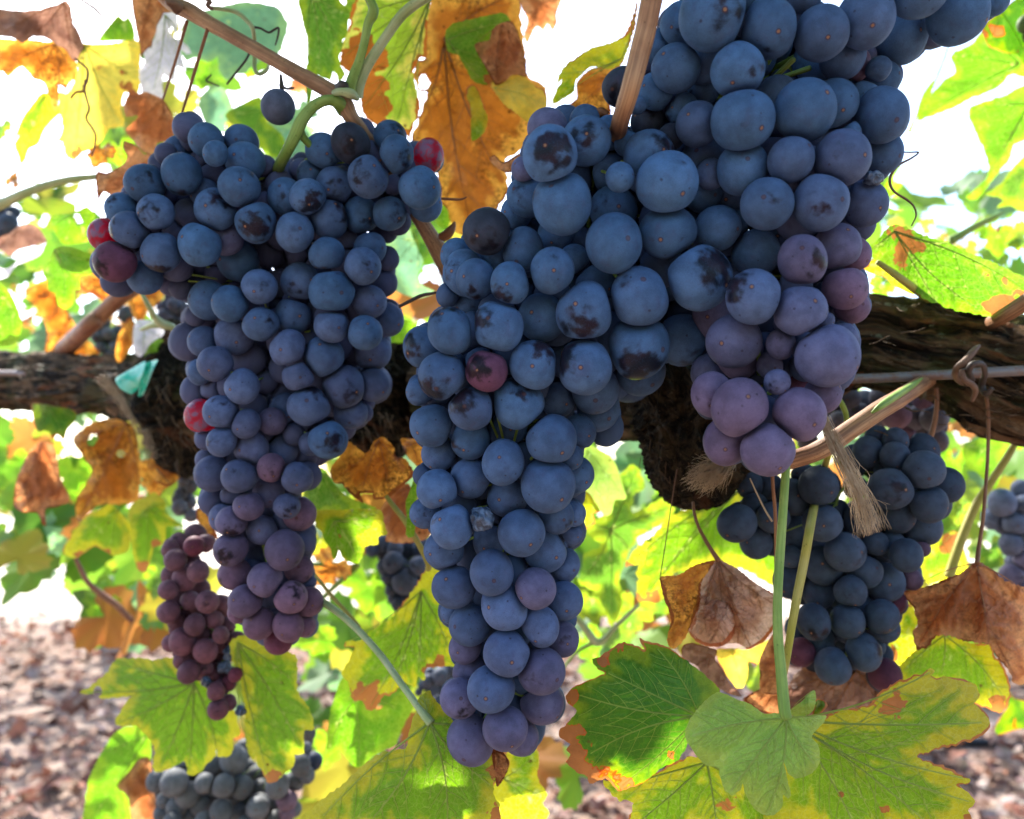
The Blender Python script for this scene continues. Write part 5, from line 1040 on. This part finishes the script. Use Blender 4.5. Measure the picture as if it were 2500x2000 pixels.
# trellis wire and its wrapped tendril
g = thing('trellis_wire', 'weathered grey trellis wire running along the vine arms', 'wire', px(2500, 905, .40))
pxtube('wire', None, [(2700, 898, 13.5, .385), (2500, 905, 13, .395), (2330, 914, 12.5, .405), (2080, 925, 11.5, .42), (1800, 930, 10.5, .44), (1500, 935, 9, .50), (1200, 926, 8.5, .56), (800, 920, 8, .62), (350, 916, 7.2, .70), (0, 911, 7, .76), (-200, 908, 7, .80)], S['wire'], g, sides=12, n=8)
g = thing('tendril', 'thick dark woody tendril wound around the wire at the right', 'tendril', px(*tpt('31', 1700, 1300), .39))
pxtube('strand', '31', [(1820, 1120, 10, .385), (1780, 1160, 24, .382), (1720, 1230, 26, .38), (1655, 1290, 26, .382), (1640, 1350, 24, .39), (1690, 1400, 22, .40), (1740, 1410, 22, .398)], S['tendril'], g, sides=9)
pxtube('strand', '31', [(1690, 1300, 20, .378), (1700, 1370, 24, .378), (1760, 1410, 24, .38), (1790, 1460, 22, .382), (1765, 1540, 12, .385)], S['tendril'], g, sides=9)
pxtube('strand', '31', [(1770, 1380, 20, .385), (1740, 1320, 24, .378), (1770, 1260, 24, .375), (1840, 1262, 22, .378), (1860, 1330, 22, .385), (1840, 1420, 24, .39), (1870, 1480, 24, .388), (1920, 1440, 14, .385)], S['dark'], g, sides=9)

# ---------------------------------------------------------------- old wood
def wood(name, pts, parent, sides=110, n=26, amp=.28, knots=(), seed=0, flaky=False):
    A = catmull([(*px(x, y, d), r / F * d) for x, y, r, d in pts], n)
    P = A[:, :3]; R = A[:, 3]; nn = len(P); V = []; UV = []; Fc = []
    T = np.gradient(P, axis=0); T /= np.linalg.norm(T, axis=1)[:, None]
    N = np.cross(T[0], [0, 1, 0.01]); N /= np.linalg.norm(N); L = 0
    for i in range(nn):
        N = N - T[i] * N.dot(T[i]); N /= np.linalg.norm(N); B = np.cross(T[i], N)
        if i: L += np.linalg.norm(P[i] - P[i - 1])
        for k in range(sides):
            a = 2 * math.pi * k / sides; ca, sa = math.cos(a), math.sin(a)
            tw = a + L * 3
            c3 = Vector((L * 16, math.cos(tw) * 2.2, math.sin(tw) * 2.2 + seed))
            c4 = Vector((L * 26, math.cos(tw) * 6.5, math.sin(tw) * 6.5 + seed))
            c5 = Vector((L * 90, ca * 14, sa * 14 + seed))
            h = mn.noise(c3) * .9 + (.5 - abs(mn.noise(c4)) * 2) * .42 + mn.noise(c5) * .16 - abs(mn.noise(c4 * 2.3)) * .25
            if flaky:
                q_ = Vector(P[i] * 55) + Vector((ca, sa, 0)) * R[i] * 55; q2 = q_ * 3.3
                h = mn.noise(q_) * .9 + (.5 - 2 * abs(mn.noise(q2))) * .45 + abs(mn.noise(q2 * 2.1)) * .3
            if not flaky: h += .45 * (.4 - 2 * abs(mn.noise(Vector((L * 45, math.cos(tw) * 9, math.sin(tw) * 9 + seed))))) * (.4 + abs(mn.noise(Vector(P[i] * 30)))*2)
            r = R[i] * (1 + amp * h)
            V.append(P[i] + (N * ca + B * sa) * r); UV.append((L + seed, ca * R[i], sa * R[i]))
    for i in range(nn - 1):
        for k in range(sides):
            k2 = (k + 1) % sides; Fc.append((i * sides + k, i * sides + k2, (i + 1) * sides + k2, (i + 1) * sides + k))
    Fc.append(tuple(range(sides))[::-1]); Fc.append(tuple((nn - 1) * sides + k for k in range(sides)))
    return meshobj(name, V, Fc, STUMP if flaky else BARK, parent, attrs={'lc': UV})
g = thing('old_vine', 'gnarled old vine: dark bark trunk head and two arms running behind the bunches', 'vine', px(960, 2300, .60))
wood('arm', [(2800, 960, 165, .42), (2620, 945, 158, .425), (2480, 930, 150, .43), (2320, 870, 120, .44), (2200, 850, 112, .445), (2110, 830, 108, .45), (2040, 850, 108, .455), (1900, 900, 110, .46), (1700, 950, 115, .47), (1500, 960, 110, .50), (1250, 950, 110, .54), (1050, 960, 120, .56)], g, seed=1, n=22)
wood('stump', [(1640, 900, 90, .42), (1665, 960, 125, .405), (1690, 1030, 138, .40), (1705, 1100, 128, .40), (1720, 1160, 105, .405), (1740, 1205, 60, .41), (1745, 1222, 20, .41)], g, seed=4, amp=.30, n=30, sides=160, flaky=True)
wood('head', [(880, 800, 60, .58), (900, 860, 95, .57), (905, 940, 130, .57), (910, 1020, 120, .575), (890, 1090, 70, .58), (885, 1110, 20, .58)], g, seed=6, n=24, sides=140, amp=.4, flaky=True)
wood('arm', [(1000, 960, 100, .57), (800, 970, 100, .59), (600, 985, 105, .61), (470, 980, 110, .62), (380, 950, 80, .66), (250, 940, 70, .72), (100, 935, 68, .78), (-80, 930, 66, .84), (-260, 925, 60, .90)], g, seed=8, n=20)
wood('head', [(430, 800, 36, .63), (425, 850, 62, .62), (430, 950, 84, .61), (440, 1040, 78, .61), (455, 1110, 60, .61), (475, 1160, 30, .61)], g, seed=10, n=24, sides=130, amp=.4, flaky=True)
wood('trunk', [(620, 1000, 90, .62), (650, 1150, 66, .64), (680, 1400, 58, .68), (690, 1700, 52, .72), (690, 2100, 48, .76), (690, 3000, 50, .95)], g, seed=12, n=14) if False else None
# strips of loose bark
V, Fc, UV = [], [], []
rb = random.Random(4)
for (x0, y0, x1, y1, d, nst) in [(2080, 740, 2480, 830, .385, 4), (2100, 930, 2500, 1060, .385, 30), (2080, 820, 2480, 900, .382, 4), (900, 1000, 1010, 1090, .50, 26), (0, 880, 320, 980, .70, 22), (380, 880, 480, 1150, .56, 30), (1570, 960, 1720, 1200, .375, 26)]:
    for k in range(nst):
        t = rb.random(); x = x0 + (x1 - x0) * t + rb.gauss(0, 20); y = (y0 + y1) / 2 + rb.uniform(-.5, .5) * abs(y1 - y0); Ls = rb.uniform(20, 70)
        ang = rb.gauss(math.atan2(.12, 1) if x1 - x0 > 200 else 1.4, .35)
        P = catmull([(*px(x + math.cos(ang) * Ls * s_, y + math.sin(ang) * Ls * s_ + rb.gauss(0, 1.6), d + rb.uniform(.0, .012) + .008 * (s_ < .2)),) for s_ in (0, .33, .66, 1)], 4)
        rr = np.linspace(1, .3, len(P)) * rb.uniform(1.0, 2.6) / F * d
        v2, f2, u2 = tube_geo(P, rr, 5, off=len(V)); V += v2; Fc += f2; UV += u2
info(meshobj('loose_bark', V, Fc, BARK, g, attrs={'lc': UV}), kind='stuff')

# ---------------------------------------------------------------- frayed twine, clip, hose, stakes
def fibres(label, tile, path, n, spread0, spread1, d, seed, mat='twine', rr=.00011, tuft=.25):
    rb = random.Random(seed); g = thing('frayed_twine', label, 'twine', px(*tpt(tile, *path[0]), d)); V, Fc, UV = [], [], []
    path = [tpt(tile, *p) for p in path]
    for k in range(n):
        a0 = rb.gauss(0, 1); z0 = rb.gauss(0, 1); s0 = 0 if rb.random() < .6 else rb.uniform(0, .7); s1 = rb.uniform(.55, 1.03) if rb.random() < tuft else rb.uniform(.93, 1.04)
        wv = rb.uniform(-1, 1); pts = []
        stray = rb.random() < .2
        for s in np.linspace(s0, max(s1, s0 + .2), 8):
            f = min(s, .9999) * (len(path) - 1); i = int(f); u = f - i
            x = path[i][0] + (path[i + 1][0] - path[i][0]) * u + (path[-1][0] - path[-2][0]) * max(0, s - 1); y = path[i][1] + (path[i + 1][1] - path[i][1]) * u + (path[-1][1] - path[-2][1]) * max(0, s - 1)
            tx, ty = path[i + 1][0] - path[i][0], path[i + 1][1] - path[i][1]; L = math.hypot(tx, ty)
            sp_ = spread0 + (spread1 - spread0) * s ** 2
            off = a0 * sp_ * .55 + math.sin(s * 9 + wv * 5) * 2.2 + mn.noise(Vector((s * 5, k * .7, seed))) * (3 + 12 * s)  + (rb.gauss(0, 9) * (s - s0) * 2 if stray else 0)
            pts.append(tuple(px(x - ty / L * off, y + tx / L * off, d + z0 * sp_ * .5 / F * d)))
        P = catmull(pts, 3); v2, f2, u2 = tube_geo(P, np.linspace(rr, rr * .45, len(P)), 4, off=len(V)); V += v2; Fc += f2; UV += u2
    meshobj('fibre', V, Fc, S[mat], g, attrs={'lc': UV}); return g
fibres('frayed tan twine hanging over the lower right bunch', '32', [(635, 190), (700, 330), (790, 500), (880, 680), (950, 850), (1010, 1060)], 170, 12, 34, .318, 3)
rb = random.Random(44); g = thing('frayed_twine', 'bushy tan twine tuft on the cut stump', 'twine', px(*tpt('22', 1760, 540), .345)); V, Fc, UV = [], [], []
for k in range(520):
    u = rb.random(); x0, y0 = 1790 + rb.gauss(0, 30) - u * 90, 520 + rb.gauss(0, 22) + u * 40
    a = rb.gauss(2.55, .42); Lf = rb.uniform(90, 330) * (1 - .4 * abs(a - 2.6)); bow = rb.gauss(0, 26)
    P = catmull([tuple(px(*tpt('22', x0 + math.cos(a) * Lf * s - math.sin(a) * bow * math.sin(3.1 * s) + rb.gauss(0, 4), y0 + math.sin(a) * Lf * s + math.cos(a) * bow * math.sin(3.1 * s) + rb.gauss(0, 4)), .352 - .010 * math.sin(3 * s) + rb.gauss(0, .0016))) for s in (0, .3, .6, 1)], 3)
    v2, f2, u2 = tube_geo(P, np.linspace(.00012, .00005, len(P)), 4, off=len(V)); V += v2; Fc += f2; UV += u2
meshobj('fibre', V, Fc, S['twine'], g, attrs={'lc': UV})
fibres('frayed pinkish twine across the left vine arm', '01', [(1060, 1790), (980, 1660), (900, 1530), (820, 1440), (730, 1350)], 60, 8, 18, .56, 5)
fibres('short twine end hanging below the left vine head', '02', [(1090, 270), (1110, 340), (1120, 420), (1130, 500)], 45, 10, 18, .56, 6)
def plastic():
    t = NT('green_plastic'); lc = t.n('ShaderNodeTexCoord').outputs['Object']
    base = t.mix(t.ss(t.noise(lc, 120, 4), .4, .6), (.05, .60, .48), (.45, .85, .78))  # base lightened to suggest sun hitting the tape
    p = t.pbsdf(base, .25, .6); tb = t.n('ShaderNodeBsdfTranslucent'); tb.inputs[0].default_value = (.2, .9, .7, 1)
    mx = t.n('ShaderNodeMixShader'); mx.inputs[0].default_value = .35; t.l(p.outputs[0], mx.inputs[1]); t.l(tb.outputs[0], mx.inputs[2]); return t.done(mx.outputs[0])
PLM = plastic()
g = thing('plastic_clip', 'shiny turquoise plastic tape tied on the wire by the left vine head', 'plastic tape', px(*tpt('01', 980, 1380), .56))
def ribbon(name, tile, rowsp, dd, mat, parent):
    V = []; Fc = []
    for (xa, ya, xb, yb, da) in rowsp:
        for t in np.linspace(0, 1, 7):
            x, y = tpt(tile, xa + (xb - xa) * t, ya + (yb - ya) * t); V.append(tuple(px(x, y, dd + da + .004 * math.sin(t * 3.1) + .0015 * mn.noise(Vector((x * .05, y * .05, 0))))))
    m = len(rowsp); 
    for i in range(m - 1):
        for k in range(6): Fc.append((i * 7 + k, i * 7 + k + 1, (i + 1) * 7 + k + 1, (i + 1) * 7 + k))
    o = meshobj(name, V, Fc, mat, parent); md = o.modifiers.new('thick', 'SOLIDIFY'); md.thickness = .0008
    md2 = o.modifiers.new('sub', 'SUBSURF'); md2.levels = md2.render_levels = 2
ribbon('tape', '01', [(862, 1370, 1110, 1225, .004), (870, 1400, 1100, 1290, -.002), (900, 1450, 1070, 1350, -.003), (950, 1475, 1050, 1400, .0), (985, 1490, 1060, 1425, .006)], .56, PLM, g)
ribbon('tape_loop', '01', [(1110, 1240, 1200, 1225, .0), (1020, 1320, 1160, 1290, -.006), (1050, 1400, 1130, 1370, -.003), (1030, 1510, 1080, 1500, .004)], .565, PLM, g)
def black():
    t = NT('black_hose'); return t.done(t.pbsdf((.012, .012, .014), .45, .4).outputs[0])
g = thing('drip_hose', 'black drip irrigation hose running along the ground at the right', 'hose', (2.2, 3.1, .3))
hs_ = catmull([px(1900, 1795, 2.2), px(2380, 1812, 2.25), px(2520, 1835, 2.2), px(2700, 1870, 2.15)], 8)
V, Fc, UV = tube_geo(hs_, np.full(len(hs_), .011), 12); meshobj('hose', V, Fc, black(), g, attrs={'lc': UV})
for (x, y0_, y1_, r, lab) in [(2085, 1500, 1800, 22, 'orange wooden stake behind the grey green bunch at the bottom'), (2340, 1380, 1640, 26, 'orange stake right of the grey green bunch at the bottom')]:
    g = thing('stake', lab, 'stake', px(*tpt('03', x, y1_), 1.3))
    pxtube('post', '03', [(x, y0_ - 100, r, 1.3), (x + 4, y0_ + 60, r, 1.3), (x, y1_ + 900, r, 1.3)], S['cane2'], g)
# dried corky lump with white snail-like flakes at the left head
# ---------------------------------------------------------------- unseen canopy leaves added overhead to shade the bunches
can = []; pts = SHADE_PTS[:]
S_ = np.array(SUN)
extra = [px(x, y, d) for x, y, d in [(1000, 950, .55), (1700, 1050, .4), (650, 120, .37), (500, 60, .38), (1400, 100, .25), (1700, 1700, .31), (1850, 1800, .3), (1450, 1700, .32), (2400, 1500, .375), (1600, 1450, .345), (1750, 1500, .345)]]
pts = [np.array(p) for p in pts] + [np.array(e) for e in extra]
rc = random.Random(21); leaves = []
for p in pts:
    hit = False
    for c, s in leaves:
        t = (c - p).dot(S_)
        if t > .05 and np.linalg.norm(p + S_ * t - c) < s * .55: hit = True; break
    if hit: continue
    for t in np.arange(.12, 1.6, .03):
        q = p + S_ * t; X, Y, D = proj(q); s = rc.uniform(.05, .068)
        if D > .05 and (Y + s * 1.25 / D * F < -20): break
        if D <= .05: break
    c = q + np.array([rc.gauss(0, .006) for _ in range(3)]); leaves.append((c, s))
for c, s in leaves:
    can.append((tuple(c), tuple(SUN + Vector((rc.gauss(0, .3), rc.gauss(0, .3), rc.gauss(0, .3)))), s, pick([(.07, .15, .015), (.10, .17, .02), (.16, .20, .03), (.06, .12, .015)]), rc.uniform(-.25, .25)))
SUNNY = [np.array(px(*q)) for q in [(2250, 1650, .31), (2100, 1900, .31), (1150, 1900, .33), (1560, 1600, .315), (2380, 1800, .31), (2150, 1780, .31), (1050, 1650, .45), (450, 1650, .5), (700, 1700, .47), (1000, 120, .46), (1130, 250, .48), (2250, 780, .42), (2400, 850, .42), (300, 925, .55), (335, 900, .55), (280, 940, .55)]] + SUN_PTS
for k in range(420):  # more added leaves, blocking sky light from above and behind
    y_ = rc.uniform(.10, .72); x_ = rc.uniform(-.62, .75); z_ = .75 + .64 * y_ + .075 + rc.random() ** 1.3 * .42
    if any(np.linalg.norm(np.array((x_, y_, z_)) - e_ - S_ * (np.array((x_, y_, z_)) - e_).dot(S_)) < .05 for e_ in SUNNY): continue
    can.append(((x_, y_, z_), (rc.gauss(-.3, .5), rc.gauss(.2, .6), 1), rc.uniform(.045, .062), pick([(.06, .13, .015), (.08, .15, .02), (.05, .11, .012)]), rc.uniform(-.3, .3)))

leaf_cloud('added_shade_leaves', can, LCM, 'leaves of the vine above the picture that shade the bunches')

SH = [(.05, .06), (.22, .44), (.42, .50), (.52, .40), (.64, .46), (.76, .26), (.92, .16), (.80, 0), (.86, -.16), (.60, -.24), (.62, -.46), (.46, -.64), (.30, -.70), (.20, -.92), (0, -1.1)]
SH = SH + [(-a, b) for a, b in SH[:-1][::-1]]
rg = random.Random(77); mid = []
for (x0, y0, x1, y1, n, d0, d1) in [(-60, 1000, 430, 1400, 60, .85, 1.5), (740, 1120, 1030, 1800, 44, .85, 1.5), (1380, 980, 1700, 1650, 40, .8, 1.4), (2050, 1000, 2560, 1600, 60, .8, 1.5), (540, 1480, 860, 1980, 26, .8, 1.3), (-60, 480, 260, 860, 22, .9, 1.6),
                                     (2120, 430, 2560, 760, 26, 1.0, 1.6), (230, 1230, 480, 1560, 14, .8, 1.2), (930, 480, 1090, 860, 12, .8, 1.2), (250, 60, 640, 360, 16, .9, 1.4), (1020, 1700, 1500, 1980, 8, .7, 1.0), (150, 560, 420, 900, 14, .85, 1.3)]:
    for k in range(n):
        d = rg.uniform(d0, d1); mid.append((tuple(px(rg.uniform(x0, x1), rg.uniform(y0, y1), d)), (rg.gauss(0, .5), -1 + rg.gauss(0, .4), rg.gauss(.4, .4)), rg.uniform(.028, .055), rg.choice([(.09, .20, .015), (.13, .25, .02), (.20, .27, .02), (.06, .14, .015), (.13, .25, .02), (.30, .27, .03), (.32, .13, .03), (.12, .22, .10)]), rg.uniform(-.5, .5)))
leaf_cloud('background_foliage', mid, LCM, 'blurred mass of green and yellow vine leaves far behind the bunches', shape=SH)
